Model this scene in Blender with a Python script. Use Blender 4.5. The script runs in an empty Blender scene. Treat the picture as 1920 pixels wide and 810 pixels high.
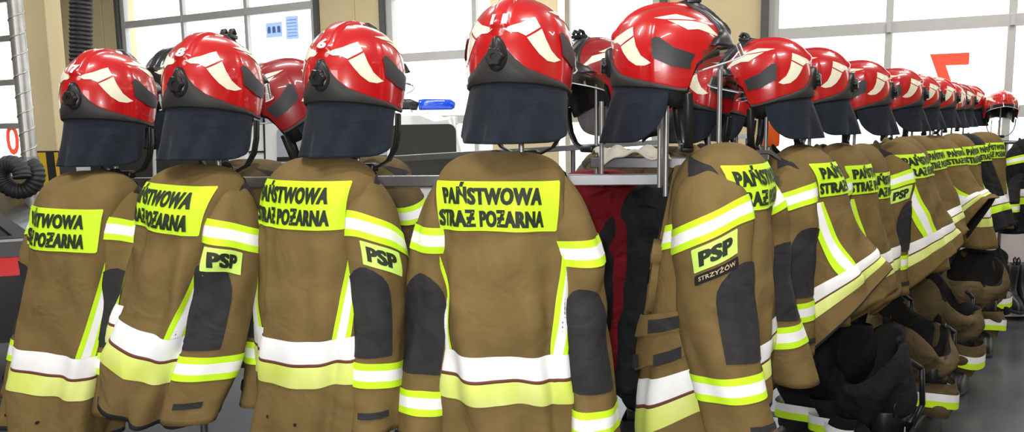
import bpy, bmesh, math, random
import numpy as np
from mathutils import Vector, Matrix, Euler

SC = bpy.context.scene
COL = SC.collection
PI = math.pi
R = math.radians

# ------------------------------------------------------------------ camera
F, IW, IH = 1450.0, 1920.0, 810.0
PITCH, ROLL = 7.27, -0.9
cam_d = bpy.data.cameras.new('camera')
cam_d.sensor_fit = 'HORIZONTAL'
cam_d.sensor_width = 36.0
cam_d.lens = F / IW * 36.0
cam_d.clip_start, cam_d.clip_end = 0.05, 200
cam = bpy.data.objects.new('camera', cam_d)
COL.objects.link(cam)
CAM = Vector((0, 0, 1.6))
cam.location = CAM
CROT = Matrix.Rotation(R(90 - PITCH), 3, 'X') @ Matrix.Rotation(R(ROLL), 3, 'Z')
cam.rotation_euler = CROT.to_euler()
SC.camera = cam


def at(px, py, Y):
    """world point seen at photo pixel (px, py) at world depth Y"""
    d = CROT @ Vector(((px - IW / 2) / F, -(py - IH / 2) / F, -1))
    return CAM + d * (Y / d.y)


def px_of(p):
    q = CROT.transposed() @ (Vector(p) - CAM)
    return (IW / 2 + F * q.x / -q.z, IH / 2 - F * q.y / -q.z)


# ------------------------------------------------------------------ materials
def mat(name, col, rough=.6, metal=0., coat=0., var=0., vscale=8., bump=0., bscale=300., spec=.5, weave=False, sheen=0., crease=0., col2=None, trans=0., ior=1.45, alpha=1.):
    m = bpy.data.materials.new(name)
    m.use_nodes = True
    nt = m.node_tree
    b = nt.nodes['Principled BSDF']
    b.inputs['Base Color'].default_value = (*col, 1)
    b.inputs['Roughness'].default_value = rough
    b.inputs['Metallic'].default_value = metal
    b.inputs['Coat Weight'].default_value = coat
    b.inputs['Coat Roughness'].default_value = .04
    b.inputs['Specular IOR Level'].default_value = spec
    b.inputs['Sheen Weight'].default_value = sheen
    b.inputs['Transmission Weight'].default_value = trans
    b.inputs['IOR'].default_value = ior
    b.inputs['Alpha'].default_value = alpha
    tc = nt.nodes.new('ShaderNodeTexCoord')
    if var > 0 or col2:
        n = nt.nodes.new('ShaderNodeTexNoise')
        n.inputs['Scale'].default_value = vscale
        n.inputs['Detail'].default_value = 6
        nt.links.new(tc.outputs['Object'], n.inputs['Vector'])
        r = nt.nodes.new('ShaderNodeValToRGB')
        r.color_ramp.elements[0].position = .3
        r.color_ramp.elements[1].position = .7
        c1 = [c * (1 - var) for c in col]
        c2 = col2 if col2 else [min(1, c * (1 + var)) for c in col]
        r.color_ramp.elements[0].color = (*c1, 1)
        r.color_ramp.elements[1].color = (*c2, 1)
        nt.links.new(n.outputs['Fac'], r.inputs['Fac'])
        nt.links.new(r.outputs['Color'], b.inputs['Base Color'])
    if bump > 0:
        n = nt.nodes.new('ShaderNodeTexNoise')
        n.inputs['Scale'].default_value = bscale
        n.inputs['Detail'].default_value = 3
        nt.links.new(tc.outputs['Object'], n.inputs['Vector'])
        h = n.outputs['Fac']
        bp = nt.nodes.new('ShaderNodeBump')
        bp.inputs['Strength'].default_value = bump
        bp.inputs['Distance'].default_value = .003
        if crease > 0:
            n2 = nt.nodes.new('ShaderNodeTexNoise')
            n2.inputs['Scale'].default_value = 8.5
            n2.inputs['Detail'].default_value = 2.5
            n2.inputs['Distortion'].default_value = .8
            nt.links.new(tc.outputs['Object'], n2.inputs['Vector'])
            b2 = nt.nodes.new('ShaderNodeBump')
            b2.inputs['Strength'].default_value = crease
            b2.inputs['Distance'].default_value = .03
            nt.links.new(n2.outputs['Fac'], b2.inputs['Height'])
            nt.links.new(b2.outputs['Normal'], bp.inputs['Normal'])
        nt.links.new(h, bp.inputs['Height'])
        nt.links.new(bp.outputs['Normal'], b.inputs['Normal'])
    return m


M = {}
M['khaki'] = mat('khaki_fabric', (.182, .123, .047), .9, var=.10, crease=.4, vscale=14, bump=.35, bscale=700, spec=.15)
M['khaki_dark'] = mat('khaki_dark_fabric', (.11, .08, .04), .9, var=.2, crease=.9, vscale=11, bump=.35, bscale=700, spec=.15)  # darker copy of the khaki with more mottling and creases
M['lining'] = mat('dark_lining', (.018, .016, .016), .9, spec=.2)
M['pad'] = mat('grey_pad_fabric', (.028, .027, .030), .75, crease=.5, var=.15, vscale=30, bump=.4, bscale=900, spec=.3)
M['lime'] = mat('lime_fabric', (.60, .93, .025), .6, var=.04, vscale=20, spec=.3)
M['limepale'] = mat('lime_badge', (.62, .90, .16), .55, var=.03, vscale=20, spec=.3)
M['retro'] = mat('reflective_white', (.93, .93, .95), .45, var=.02, vscale=30, spec=.5)
M['yellow'] = mat('yellow_reflective_band', (.62, .74, .10), .45, var=.0, col2=(.78, .82, .30), vscale=7, spec=.5)
M['ink'] = mat('dark_lettering', (.018, .024, .012), .7)
M['tan_ink'] = mat('tan_lettering', (.55, .42, .25), .7)
M['seam'] = mat('brown_seam', (.14, .045, .03), .8)
M['black_fab'] = mat('black_fabric', (.012, .012, .014), .9, var=.2, crease=.9, vscale=20, bump=.3, bscale=500, spec=.3)
M['navy'] = mat('navy_curtain_fabric', (.014, .018, .026), .95, crease=.4, var=.2, vscale=30, bump=.15, bscale=600, spec=.2, sheen=.05)
M['grey_fab'] = mat('grey_lining_fabric', (.20, .19, .19), .9, var=.1, vscale=30, bump=.3, bscale=500)
M['red_fab'] = mat('red_fabric', (.15, .006, .011), .85, crease=.9, var=.15, vscale=12, bump=.3, bscale=500, spec=.2)
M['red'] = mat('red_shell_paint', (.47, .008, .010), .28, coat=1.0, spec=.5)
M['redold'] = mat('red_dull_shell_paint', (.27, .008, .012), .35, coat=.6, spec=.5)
M['sticker'] = mat('cream_reflective_sticker', (.80, .77, .60), .35, spec=.5, coat=.4)
M['white_num'] = mat('white_number', (.85, .82, .80), .4)
M['rim'] = mat('black_rubber', (.030, .028, .027), .6, spec=.4)
M['vent'] = mat('black_grille_plastic', (.025, .026, .030), .5, spec=.5)
M['plastic'] = mat('black_plastic', (.015, .015, .016), .35, spec=.5)
M['visor'] = mat('clear_visor', (.9, .92, .95), .02, trans=1.0, ior=1.3)
M['visor_edge'] = mat('pale_visor_edge', (.62, .64, .66), .15, spec=.8)
M['alu'] = mat('aluminium', (.20, .20, .21), .38, metal=.9, var=.08, vscale=20)
M['steel'] = mat('steel_rod', (.32, .32, .33), .45, metal=.8)
M['beige'] = mat('beige_wall_paint', (.72, .60, .36), .8, var=.03, vscale=3, bump=.15, bscale=60)
M['frame'] = mat('grey_door_frame', (.55, .55, .54), .5, var=.03)
M['frame_dark'] = mat('dark_door_track', (.10, .10, .10), .5)
M['door_panel'] = mat('pale_door_panel', (.62, .56, .56), .6, var=.03)
M['white_paint'] = mat('white_car_paint', (.85, .87, .88), .3, coat=.8)
M['black_paint'] = mat('black_car_paint', (.010, .010, .012), .3, coat=.15, spec=.25)
M['red_stripe'] = mat('red_car_stripe', (.75, .01, .015), .3, coat=.6)
M['dark_glass'] = mat('dark_car_glass', (.035, .036, .034), .3, spec=.2)
M['pale_glass'] = mat('pale_car_glass', (.38, .42, .50), .1, spec=.8)
M['blue_lens'] = mat('blue_lamp_lens', (.01, .08, .70), .12, coat=.8)
M['hose'] = mat('black_hose_rubber', (.022, .022, .024), .55)
M['duct'] = mat('galvanised_duct', (.55, .56, .55), .38, metal=.75, var=.12, vscale=12)
M['yellow_paint'] = mat('yellow_hazard_paint', (.75, .48, .03), .6)
M['black_matte'] = mat('black_hazard_paint', (.02, .02, .02), .7)
M['red_decal'] = mat('red_window_number', (.85, .06, .03), .6)
M['red_shelf'] = mat('red_shelf_paint', (.55, .015, .03), .5)
M['paper'] = mat('pale_blue_poster', (.55, .68, .85), .8, var=.05)
M['paper_ink'] = mat('blue_poster_print', (.25, .36, .55), .8)
M['towel'] = mat('pale_canvas', (.46, .43, .36), .9, var=.12, vscale=20, bump=.3, bscale=300)
M['orange'] = mat('orange_plastic', (.85, .13, .02), .45)
M['boot'] = mat('black_boot_leather', (.012, .012, .013), .4, spec=.5)
M['sole'] = mat('dark_boot_sole', (.03, .028, .026), .8)
M['reel'] = mat('gold_badge', (.55, .40, .12), .5)
M['yellow_fab'] = mat('yellow_fabric', (.80, .55, .03), .7)


def floor_mat():
    m = mat('grey_epoxy_floor', (.050, .055, .064), .22, spec=.6, bump=.06, bscale=12)
    nt = m.node_tree
    b = nt.nodes['Principled BSDF']
    tc = nt.nodes.new('ShaderNodeTexCoord')
    n = nt.nodes.new('ShaderNodeTexNoise')
    n.inputs['Scale'].default_value = 3.5
    n.inputs['Detail'].default_value = 8
    nt.links.new(tc.outputs['Object'], n.inputs['Vector'])
    mr = nt.nodes.new('ShaderNodeMapRange')
    mr.inputs['To Min'].default_value = .14
    mr.inputs['To Max'].default_value = .34
    nt.links.new(n.outputs['Fac'], mr.inputs['Value'])
    nt.links.new(mr.outputs['Result'], b.inputs['Roughness'])
    return m


def pane_mat():
    m = bpy.data.materials.new('window_glass')
    m.use_nodes = True
    nt = m.node_tree
    nt.nodes.clear()
    o = nt.nodes.new('ShaderNodeOutputMaterial')
    mx = nt.nodes.new('ShaderNodeMixShader')
    t = nt.nodes.new('ShaderNodeBsdfTransparent')
    t.inputs['Color'].default_value = (.97, .98, .98, 1)
    g = nt.nodes.new('ShaderNodeBsdfGlossy')
    g.inputs['Roughness'].default_value = .03
    fr = nt.nodes.new('ShaderNodeFresnel')
    fr.inputs['IOR'].default_value = 1.35
    gm = nt.nodes.new('ShaderNodeNewGeometry')
    inv = nt.nodes.new('ShaderNodeMath')
    inv.operation = 'SUBTRACT'
    inv.inputs[0].default_value = 1
    nt.links.new(gm.outputs['Backfacing'], inv.inputs[1])
    ml = nt.nodes.new('ShaderNodeMath')
    ml.operation = 'MULTIPLY'
    nt.links.new(fr.outputs['Fac'], ml.inputs[0])
    nt.links.new(inv.outputs[0], ml.inputs[1])
    nt.links.new(ml.outputs[0], mx.inputs['Fac'])
    nt.links.new(t.outputs['BSDF'], mx.inputs[1])
    nt.links.new(g.outputs['BSDF'], mx.inputs[2])
    nt.links.new(mx.outputs['Shader'], o.inputs['Surface'])
    return m


def translucent(m, col, f):
    nt = m.node_tree
    out = [n for n in nt.nodes if n.type == 'OUTPUT_MATERIAL'][0]
    b = nt.nodes['Principled BSDF']
    t = nt.nodes.new('ShaderNodeBsdfTranslucent')
    t.inputs['Color'].default_value = (*col, 1)
    mx = nt.nodes.new('ShaderNodeMixShader')
    mx.inputs['Fac'].default_value = f
    nt.links.new(b.outputs['BSDF'], mx.inputs[1])
    nt.links.new(t.outputs['BSDF'], mx.inputs[2])
    nt.links.new(mx.outputs['Shader'], out.inputs['Surface'])


translucent(M['red_decal'], (.9, .10, .05), .35)
translucent(M['paper'], (.62, .72, .92), .6)
translucent(M['paper_ink'], (.35, .48, .75), .5)
M['floor'] = floor_mat()
M['pane'] = pane_mat()


def visor_mat():
    m = pane_mat()
    m.name = 'thin_clear_visor'
    for n in m.node_tree.nodes:
        if n.type == 'BSDF_TRANSPARENT':
            n.inputs['Color'].default_value = (.62, .65, .68, 1)
        if n.type == 'FRESNEL':
            n.inputs['IOR'].default_value = 2.1
    return m


M['visor'] = visor_mat()


# ------------------------------------------------------------------ object helpers
def link(o, parent=None):
    COL.objects.link(o)
    if parent is not None:
        o.parent = parent
    return o


def tag(o, label=None, cat=None, group=None, kind=None):
    if label: o['label'] = label
    if cat: o['category'] = cat
    if group: o['group'] = group
    if kind: o['kind'] = kind
    return o


def empty(name, loc, label, cat, group=None, rot=(0, 0, 0)):
    o = bpy.data.objects.new(name, None)
    o.empty_display_size = .1
    o.location = loc
    o.rotation_euler = rot
    link(o)
    return tag(o, label, cat, group)


def mobj(name, v, f, mats, parent=None, smooth=True, mi=None):
    me = bpy.data.meshes.new(name)
    me.from_pydata([tuple(map(float, p)) for p in v], [], [tuple(map(int, q)) for q in f])
    if not isinstance(mats, (list, tuple)):
        mats = [mats]
    for m in mats:
        me.materials.append(m)
    if mi is not None:
        me.polygons.foreach_set('material_index', np.asarray(mi, dtype=np.int32))
    me.polygons.foreach_set('use_smooth', [smooth] * len(me.polygons))
    me.update()
    return link(bpy.data.objects.new(name, me), parent)


def gridf(nu, nv, wrap=False, base=0, flip=False):
    """faces of a grid: nv rows of nu points"""
    f = []
    n = nu if wrap else nu - 1
    for j in range(nv - 1):
        for i in range(n):
            a, b = j * nu + i, j * nu + (i + 1) % nu
            q = (base + a, base + b, base + b + nu, base + a + nu)
            f.append(q[::-1] if flip else q)
    return f


class MB:
    """collects boxes, tubes and rings into one mesh"""

    def __init__(s):
        s.v, s.f, s.mi = [], [], []

    def add(s, v, f, mi=0):
        b = len(s.v)
        s.v += [tuple(p) for p in v]
        s.f += [tuple(b + i for i in q) for q in f]
        s.mi += [mi] * len(f)

    def box(s, lo, hi, mi=0, mtx=None, bev=0.):
        bm = bmesh.new()
        bmesh.ops.create_cube(bm, size=1)
        sz = Vector(hi) - Vector(lo)
        c = (Vector(hi) + Vector(lo)) / 2
        for q in bm.verts:
            q.co = Vector((q.co.x * sz.x, q.co.y * sz.y, q.co.z * sz.z)) + c
        if bev > 0:
            bmesh.ops.bevel(bm, geom=bm.edges[:], offset=bev, segments=2, affect='EDGES', profile=.6)
        if mtx is not None:
            bmesh.ops.transform(bm, matrix=mtx, verts=bm.verts[:])
        bm.verts.index_update()
        s.add([q.co.copy() for q in bm.verts], [[q.index for q in f.verts] for f in bm.faces], mi)
        bm.free()

    def tube(s, pts, rad, n=10, mi=0, cap=True):
        pts = [Vector(p) for p in pts]
        rs = rad if isinstance(rad, (list, tuple)) else [rad] * len(pts)
        v, up = [], None
        for i, p in enumerate(pts):
            t = (pts[min(i + 1, len(pts) - 1)] - pts[max(i - 1, 0)]).normalized()
            if up is None:
                up = Vector((0, 0, 1)) if abs(t.z) < .9 else Vector((1, 0, 0))
            x = t.cross(up).normalized()
            y = x.cross(t).normalized()
            up = y
            for k in range(n):
                a = 2 * PI * k / n
                v.append(p + (x * math.cos(a) + y * math.sin(a)) * rs[i])
        f = gridf(n, len(pts), True)
        if cap:
            f.append(tuple(range(n)))
            f.append(tuple(reversed(range((len(pts) - 1) * n, len(pts) * n))))
        s.add(v, f, mi)

    def prism(s, poly, y0, y1, mi=0, mtx=None):
        """polygon in x,z extruded along y"""
        n = len(poly)
        v = [Vector((p[0], y0, p[1])) for p in poly] + [Vector((p[0], y1, p[1])) for p in poly]
        if mtx is not None:
            v = [mtx @ p for p in v]
        f = [tuple(range(n)), tuple(reversed(range(n, 2 * n)))]
        f += [(i, i + n, (i + 1) % n + n, (i + 1) % n) for i in range(n)]
        s.add(v, f, mi)

    def build(s, name, mats, parent=None, smooth=False):
        o = mobj(name, s.v, s.f, mats, parent, smooth, s.mi)
        bm = bmesh.new()
        bm.from_mesh(o.data)
        bmesh.ops.recalc_face_normals(bm, faces=bm.faces[:])
        bm.to_mesh(o.data)
        bm.free()
        return o


def smooth_by_angle(o, ang=40):
    o.data.polygons.foreach_set('use_smooth', [True] * len(o.data.polygons))
    bm = bmesh.new()
    bm.from_mesh(o.data)
    for e in bm.edges:
        e.smooth = e.calc_face_angle(0) < R(ang)
    bm.to_mesh(o.data)
    bm.free()
    return o


# ------------------------------------------------------------------ lettering
_text = {}


def text_mesh(body, bold=.035, step=None):
    """flat triangulated lettering; returns verts (x, y, with cap height 1), faces"""
    key = (body, bold, step)
    if key in _text:
        return _text[key]

    def raw(txt):
        c = bpy.data.curves.new('letters', 'FONT')
        c.body = txt
        c.resolution_u = 3
        c.space_character = 1.07
        c.offset = bold
        o = bpy.data.objects.new('letters', c)
        COL.objects.link(o)
        dg = bpy.context.evaluated_depsgraph_get()
        me = bpy.data.meshes.new_from_object(o.evaluated_get(dg))
        COL.objects.unlink(o)
        bpy.data.objects.remove(o)
        bpy.data.curves.remove(c)
        return me
    h = raw('H')
    ys = [v.co.y for v in h.vertices]
    y0, cap = min(ys), max(ys) - min(ys)
    bpy.data.meshes.remove(h)
    me = raw(body)
    bm = bmesh.new()
    bm.from_mesh(me)
    bpy.data.meshes.remove(me)
    for v in bm.verts:
        v.co.y = (v.co.y - y0) / cap
        v.co.x /= cap
        v.co.z = 0
    xs = [v.co.x for v in bm.verts]
    x0, x1 = min(xs), max(xs)
    if step:
        for ax, lo, hi in ((0, x0, x1), (1, -.2, 1.4)):
            k = lo + step
            while k < hi:
                co = (k, 0, 0) if ax == 0 else (0, k, 0)
                no = (1, 0, 0) if ax == 0 else (0, 1, 0)
                bmesh.ops.bisect_plane(bm, geom=bm.verts[:] + bm.edges[:] + bm.faces[:], plane_co=co, plane_no=no, dist=1e-5)
                k += step
    bmesh.ops.triangulate(bm, faces=bm.faces[:])
    bm.verts.index_update()
    v = np.array([(q.co.x - x0, q.co.y) for q in bm.verts])
    f = [[q.index for q in t.verts] for t in bm.faces]
    # all faces wind the same way
    out = []
    for t in f:
        a, b, c = v[t[0]], v[t[1]], v[t[2]]
        out.append(t if (b[0] - a[0]) * (c[1] - a[1]) - (b[1] - a[1]) * (c[0] - a[0]) > 0 else t[::-1])
    bm.free()
    _text[key] = (v, out, x1 - x0)
    return _text[key]


def lines_uv(lines, bold=.035, step=.35, heavy=0.):
    """lines: (text, x0, x1, y0, cap) -> verts 2D, faces"""
    V, Fc = [], []
    b = 0
    for txt, x0, x1, y0, cap in lines:
        v, f, w = text_mesh(txt, bold, step)
        for dx in ((-heavy, heavy) if heavy else (0,)):
            V.append(np.column_stack([x0 + dx * cap + v[:, 0] / w * (x1 - x0), y0 + v[:, 1] * cap]))
            Fc += [[b + i for i in t] for t in f]
            b += len(v)
    return np.vstack(V), Fc


def poly2d(poly, step):
    """fill a polygon and cut it on a grid -> verts 2D, faces"""
    bm = bmesh.new()
    vs = [bm.verts.new((p[0], p[1], 0)) for p in poly]
    bm.faces.new(vs)
    bmesh.ops.triangulate(bm, faces=bm.faces[:])
    for ax in (0, 1):
        lo, hi = min(p[ax] for p in poly), max(p[ax] for p in poly)
        k = lo + step
        while k < hi - 1e-6:
            co = (k, 0, 0) if ax == 0 else (0, k, 0)
            no = (1, 0, 0) if ax == 0 else (0, 1, 0)
            bmesh.ops.bisect_plane(bm, geom=bm.verts[:] + bm.edges[:] + bm.faces[:], plane_co=co, plane_no=no, dist=1e-6)
            k += step
    bm.verts.index_update()
    v = np.array([(q.co.x, q.co.y) for q in bm.verts])
    f = []
    for t in bm.faces:
        q = [x.index for x in t.verts]
        a = sum(v[q[i]][0] * v[q[(i + 1) % len(q)]][1] - v[q[(i + 1) % len(q)]][0] * v[q[i]][1] for i in range(len(q)))
        f.append(q if a > 0 else q[::-1])
    bm.free()
    return v, f


def rrect(x0, x1, y0, y1, r=.006, n=3):
    p = []
    for cx, cy, a0 in ((x1 - r, y1 - r, 0), (x0 + r, y1 - r, 90), (x0 + r, y0 + r, 180), (x1 - r, y0 + r, 270)):
        for k in range(n + 1):
            a = R(a0 + 90 * k / n)
            p.append((cx + r * math.cos(a), cy + r * math.sin(a)))
    return p


def sstep(x, a, b):
    t = np.clip((x - a) / (b - a), 0, 1)
    return t * t * (3 - 2 * t)


# ------------------------------------------------------------------ turnout jackets
_a = np.linspace(-PI, PI, 721)
_ex = .78


def _unit(a, w, d):
    return np.stack([w * np.sign(np.sin(a)) * np.abs(np.sin(a)) ** _ex, -d * np.sign(np.cos(a)) * np.abs(np.cos(a)) ** _ex], -1)


class Jacket:
    def __init__(s, name, loc, yaw, label, W=.17, D=.115, L=.76, lean=(0, 0), curve=(0, 0), roll=0., twist=0., seed=1, group=None,
                 style='khaki', sleeve_drop=(0, 0), sleeve_sw=((0, 0), (0, 0)), wr=1., dent=0., lod=1, sign=True, sign_z=-.085, sign_s=0.,
                 badge=(0, 0), town=0, front=False, zs=.15, band_z=-.49, stripes=True, back='back', sleeve_out=.0, shoulder_pad=True, band=True, hemtilt=0., elbow=((.35, 2.15), (.35, 2.15)), snaps=False, bands=True, flare=0., bflare=0., hemrise=0., slv_lean=1., slv_w=1., slv_y=(0, 0), band_gap=(0, 0), up=0., tilt=.03, cat='jacket'):
        s.W, s.D, s.L, s.lean, s.curve, s.twist, s.wr, s.zs = W, D, L, lean, curve, twist, wr, zs
        s.hemtilt = hemtilt
        s.tilt = tilt
        s.bflare, s.hemrise, s.slv_lean = bflare, hemrise, slv_lean
        s.bands, s.flare, s.slv_w, s.slv_y, s.bg, s.up = bands, flare, slv_w, slv_y, band_gap, up
        rng = random.Random(seed)
        s.ph = [rng.uniform(0, 2 * PI) for _ in range(16)]
        s.k = [rng.choice((3, 4, 5)), rng.choice((6, 7, 8)), rng.choice((10, 11, 13))]
        s.dent = dent
        s.sd, s.sw, s.so = sleeve_drop, sleeve_sw, sleeve_out
        pts = _unit(_a, W, D)
        ln = np.concatenate([[0], np.cumsum(np.linalg.norm(np.diff(pts, axis=0), axis=1))])
        s.P0 = ln[-1]
        s.sf = ln / s.P0 - .5
        s.lod = lod
        fabric = {'khaki': M['khaki'], 'worn': M['khaki_dark'], 'black': M['black_fab'], 'red': M['red_fab']}[style]
        s.fab = fabric
        root = empty(name, loc, label, cat, group, (0, R(roll), R(yaw)))
        s.root = root
        nu = int(96 / lod)
        nv = int(76 / lod)
        # torso
        t = np.linspace(0, 1, nv)
        z = -s.L * (1 - np.cos(t * PI * .5) ** 1.0) ** .9
        z = np.where(t < .35, -s.L * (1 - np.cos(t * PI * .5)) ** .9, z)
        rows = [(q, 0., 0) for q in z]
        hb = max(2, int(3 / lod))
        nbind = [r for r in rows if r[0] < -s.L + .02]
        rows += [(-s.L, -.010, 2), (-s.L + .05, -.012, 1), (-s.L + .16, -.014, 1), (-s.L + .30, -.016, 1), (-s.L + .46, -.02, 1)]
        fr = np.linspace(-.5, .5, nu, endpoint=False)
        V = []
        for zz, off, _ in rows:
            V.append(s.torso_pts(fr * s.per(np.full(nu, zz)), np.full(nu, zz), off))
        mi = []
        for j in range(len(rows) - 1):
            mi += [2 if (rows[j][0] < -s.L + .017 or rows[j + 1][2] == 2) else rows[j + 1][2]] * nu
        mobj('body', np.vstack(V), gridf(nu, len(rows), True), [fabric, M['lining'], M['pad']], root, True, mi)
        # collar
        s.make_collar()
        # reflective bands round the body
        if band:
            s.strip_t('reflective_band', M['retro'], -.5, .5, band_z - .058, band_z, .0035, closed=True)
            s.strip_t('seam_tape', M['seam'], -.5, .5, band_z - .066, band_z - .0585, .0028, closed=True)
            s.strip_t('yellow_band', M['yellow'] if style != 'black' else M['lime'], -.5, .5, band_z - .122, band_z - .0665, .0035, closed=True)
        if stripes:
            for sg in (-1, 1):
                s.stripe(sg * .205, sg * .165, sign_z - .135, band_z)
        if sign:
            s.sign(sign_s, sign_z, back)
        if shoulder_pad:
            for sg in (-1, 1):
                poly = [(sg * .30, -.030), (sg * .235, -.055), (sg * .215, -.12), (sg * .26, -.105), (sg * .31, -.085)]
                s.patch_t('shoulder_pad', M['pad'], poly, .0035, .02)
        s.sleeves(badge, town, elbow)
        if snaps:
            for q in (-.055, .055):
                s.patch_t('snap', M['lining'], [(q + .005 * math.cos(k * PI / 4), -s.L + .09 + .005 * math.sin(k * PI / 4)) for k in range(8)], .003, .02)
        if front:
            s.front()

    # ---- torso surface
    def wd(s, z):
        u = np.clip(-z / s.zs, 0, 1)
        w = s.W * np.maximum(1 - (1 - u) ** 3.2, 1e-6) ** (1 / 3.2)
        fl = np.clip((-z - s.zs) / (s.L - s.zs), 0, 1)
        w = w * (1 + .10 * fl ** 1.3)
        ud = np.clip(-z / .15, 0, 1)
        d = s.D * np.maximum(1 - (1 - ud) ** 2.2, 1e-5) ** (1 / 2.2) * (1 + .10 * fl)
        return np.maximum(w, .012), np.maximum(d, .01)

    def per(s, z):
        w, d = s.wd(z)
        return s.P0 * (.65 * w / s.W + .35 * d / s.D)

    def torso_raw(s, sv, z):
        w, d = s.wd(z)
        a = np.interp(((sv / s.per(z)) + .5) % 1.0 - .5, s.sf, _a)
        x = w * np.sign(np.sin(a)) * np.abs(np.sin(a)) ** _ex
        y = -d * np.sign(np.cos(a)) * np.abs(np.cos(a)) ** _ex
        h = np.clip(-z / s.L, 0, 1)
        y = np.where(y > 0, y * (1 + s.flare * h), y * (1 + s.bflare * h))
        p = s.ph
        A = s.wr * (.005 + .021 * h ** 1.0) * sstep(-z, .03, .15)
        g = .55 * np.sin(s.k[0] * a + p[0] + 1.1 * np.sin(4.5 * z + p[1])) \
            + .35 * np.sin(s.k[1] * a + p[2] + 1.6 * np.sin(5.5 * z + p[3])) \
            + .18 * np.sin(s.k[2] * a + p[4] + 2.2 * np.sin(7 * z + p[5]))
        g2 = 1 - np.abs(np.sin(1.5 * a + 5 * z + p[6] + .8 * np.sin(3 * a + p[8]))) * 2
        g3 = np.sin(34 * z + 2.2 * np.sin(2 * a + p[7]) + p[9]) * np.sin(2 * a + p[10] + 6 * z)
        dd = A * (g + .35 * g2) + s.wr * .0028 * g3 * sstep(-z, .05, .2)
        if s.dent:
            dd = dd - s.dent * np.exp(-((a - .55) / .45) ** 2) * sstep(-z, .02, .2)
        nx, ny = x / np.maximum(w, .02) ** 2, y / np.maximum(d, .02) ** 2
        nl = np.sqrt(nx * nx + ny * ny) + 1e-9
        x = x + dd * nx / nl
        y = y + dd * ny / nl
        zz = z + .010 * np.sin(2 * a + p[11]) * h + s.hemtilt * x * h + s.hemrise * h ** 1.5 * np.clip(-y / s.D, -2.0, 2.5)
        return np.stack([x, y, zz], -1)

    def deform(s, p, k=1.):
        h = -p[..., 2]
        hh = np.clip(h, 0, 2)
        th = s.twist * hh
        c, sn = np.cos(th), np.sin(th)
        x = p[..., 0] * c - p[..., 1] * sn
        y = p[..., 0] * sn + p[..., 1] * c
        x = x + k * (s.lean[0] * hh + s.curve[0] * hh ** 2)
        y = y + k * (s.lean[1] * hh + s.curve[1] * hh ** 2)
        return np.stack([x, y, p[..., 2]], -1)

    def torso_pts(s, sv, z, off):
        sv, z = np.asarray(sv, float), np.asarray(z, float)
        p = s.torso_raw(sv, z)
        e = .004
        ds = s.torso_raw(sv + e, z) - s.torso_raw(sv - e, z)
        z2 = np.minimum(z, -.006)
        dz = s.torso_raw(sv * s.per(z2 + e * .9) / s.per(z), z2 + e * .9) - s.torso_raw(sv * s.per(z2 - e) / s.per(z), z2 - e)
        n = np.cross(ds, dz)
        n /= (np.linalg.norm(n, axis=-1, keepdims=True) + 1e-9)
        return s.deform(p + n * off)

    def patch_t(s, name, m, poly, off, step, parent=None):
        v, f = poly2d(poly, step)
        return mobj(name, s.torso_pts(v[:, 0], v[:, 1], off), f, m, parent or s.root)

    def strip_t(s, name, m, f0, f1, z0, z1, off, closed=False):
        n = int(120 / s.lod)
        fr = np.linspace(f0, f1, n + (0 if closed else 1), endpoint=not closed)
        zs = np.linspace(z1, z0, 5)
        V = [s.torso_pts(fr * s.per(np.full(len(fr), q)), np.full(len(fr), q), off if 0 < i < 4 else off * .6) for i, q in enumerate(zs)]
        return mobj(name, np.vstack(V), gridf(len(fr), 5, closed), m, s.root)

    def stripe(s, s0, s1, z0, z1):
        """vertical lime / white / lime piping on the back"""
        n = int(24 / s.lod) + 2
        w = (-.024, -.011, .011, .024)
        V, mi = [], []
        zz = np.linspace(z0, z1, n)
        for q, t in zip(zz, np.linspace(0, 1, n)):
            c = s0 + (s1 - s0) * t
            V.append(s.torso_pts(c + np.array(w), np.full(4, q), .003))
        for j in range(n - 1):
            mi += [0, 1, 0]
        return mobj('piping', np.vstack(V), gridf(4, n), [M['lime'], M['retro']], s.root, True, mi)

    def sign(s, c, z, back):
        w, h = .158, .118
        v, f = poly2d(rrect(c - w, c + w, z - h, z, .003, 1), .016 * max(1, s.lod * .8))
        sg = mobj('back_sign', s.torso_pts(v[:, 0], v[:, 1], .004), f, M['lime'], s.root)
        V, Fc = lines_uv([('PAŃSTWOWA', c - w + .020, c + w - .044, z - .054, .039),
                          ('STRAƵ POƵARNA', c - w + .005, c + w - .036, z - .108, .040)], .040, .5 * s.lod, .032)
        mobj('lettering', s.torso_pts(V[:, 0], V[:, 1], .0062), Fc, M['ink'], sg)

    def make_collar(s):
        n = 40
        V = []
        a = np.linspace(-PI, PI, n, endpoint=False)
        for dz, rx, ry, off in ((-.05, .085, .065, 0), (-.012, .078, .060, .0), (.010, .074, .058, 0), (.016, .068, .052, 0), (.0, .060, .046, 0), (-.05, .055, .042, 0)):
            x = rx * np.sin(a)
            y = -ry * np.cos(a) + .045
            z = dz - .040 + .014 * np.sin(3 * a + s.ph[3]) + (-.012 * np.cos(a))
            V.append(s.deform(np.stack([x, y, z], -1)))
        mobj('collar', np.vstack(V), gridf(n, 6, True), [s.fab, M['lining']], s.root, True, [0] * (n * 3) + [1] * (n * 2))

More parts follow.
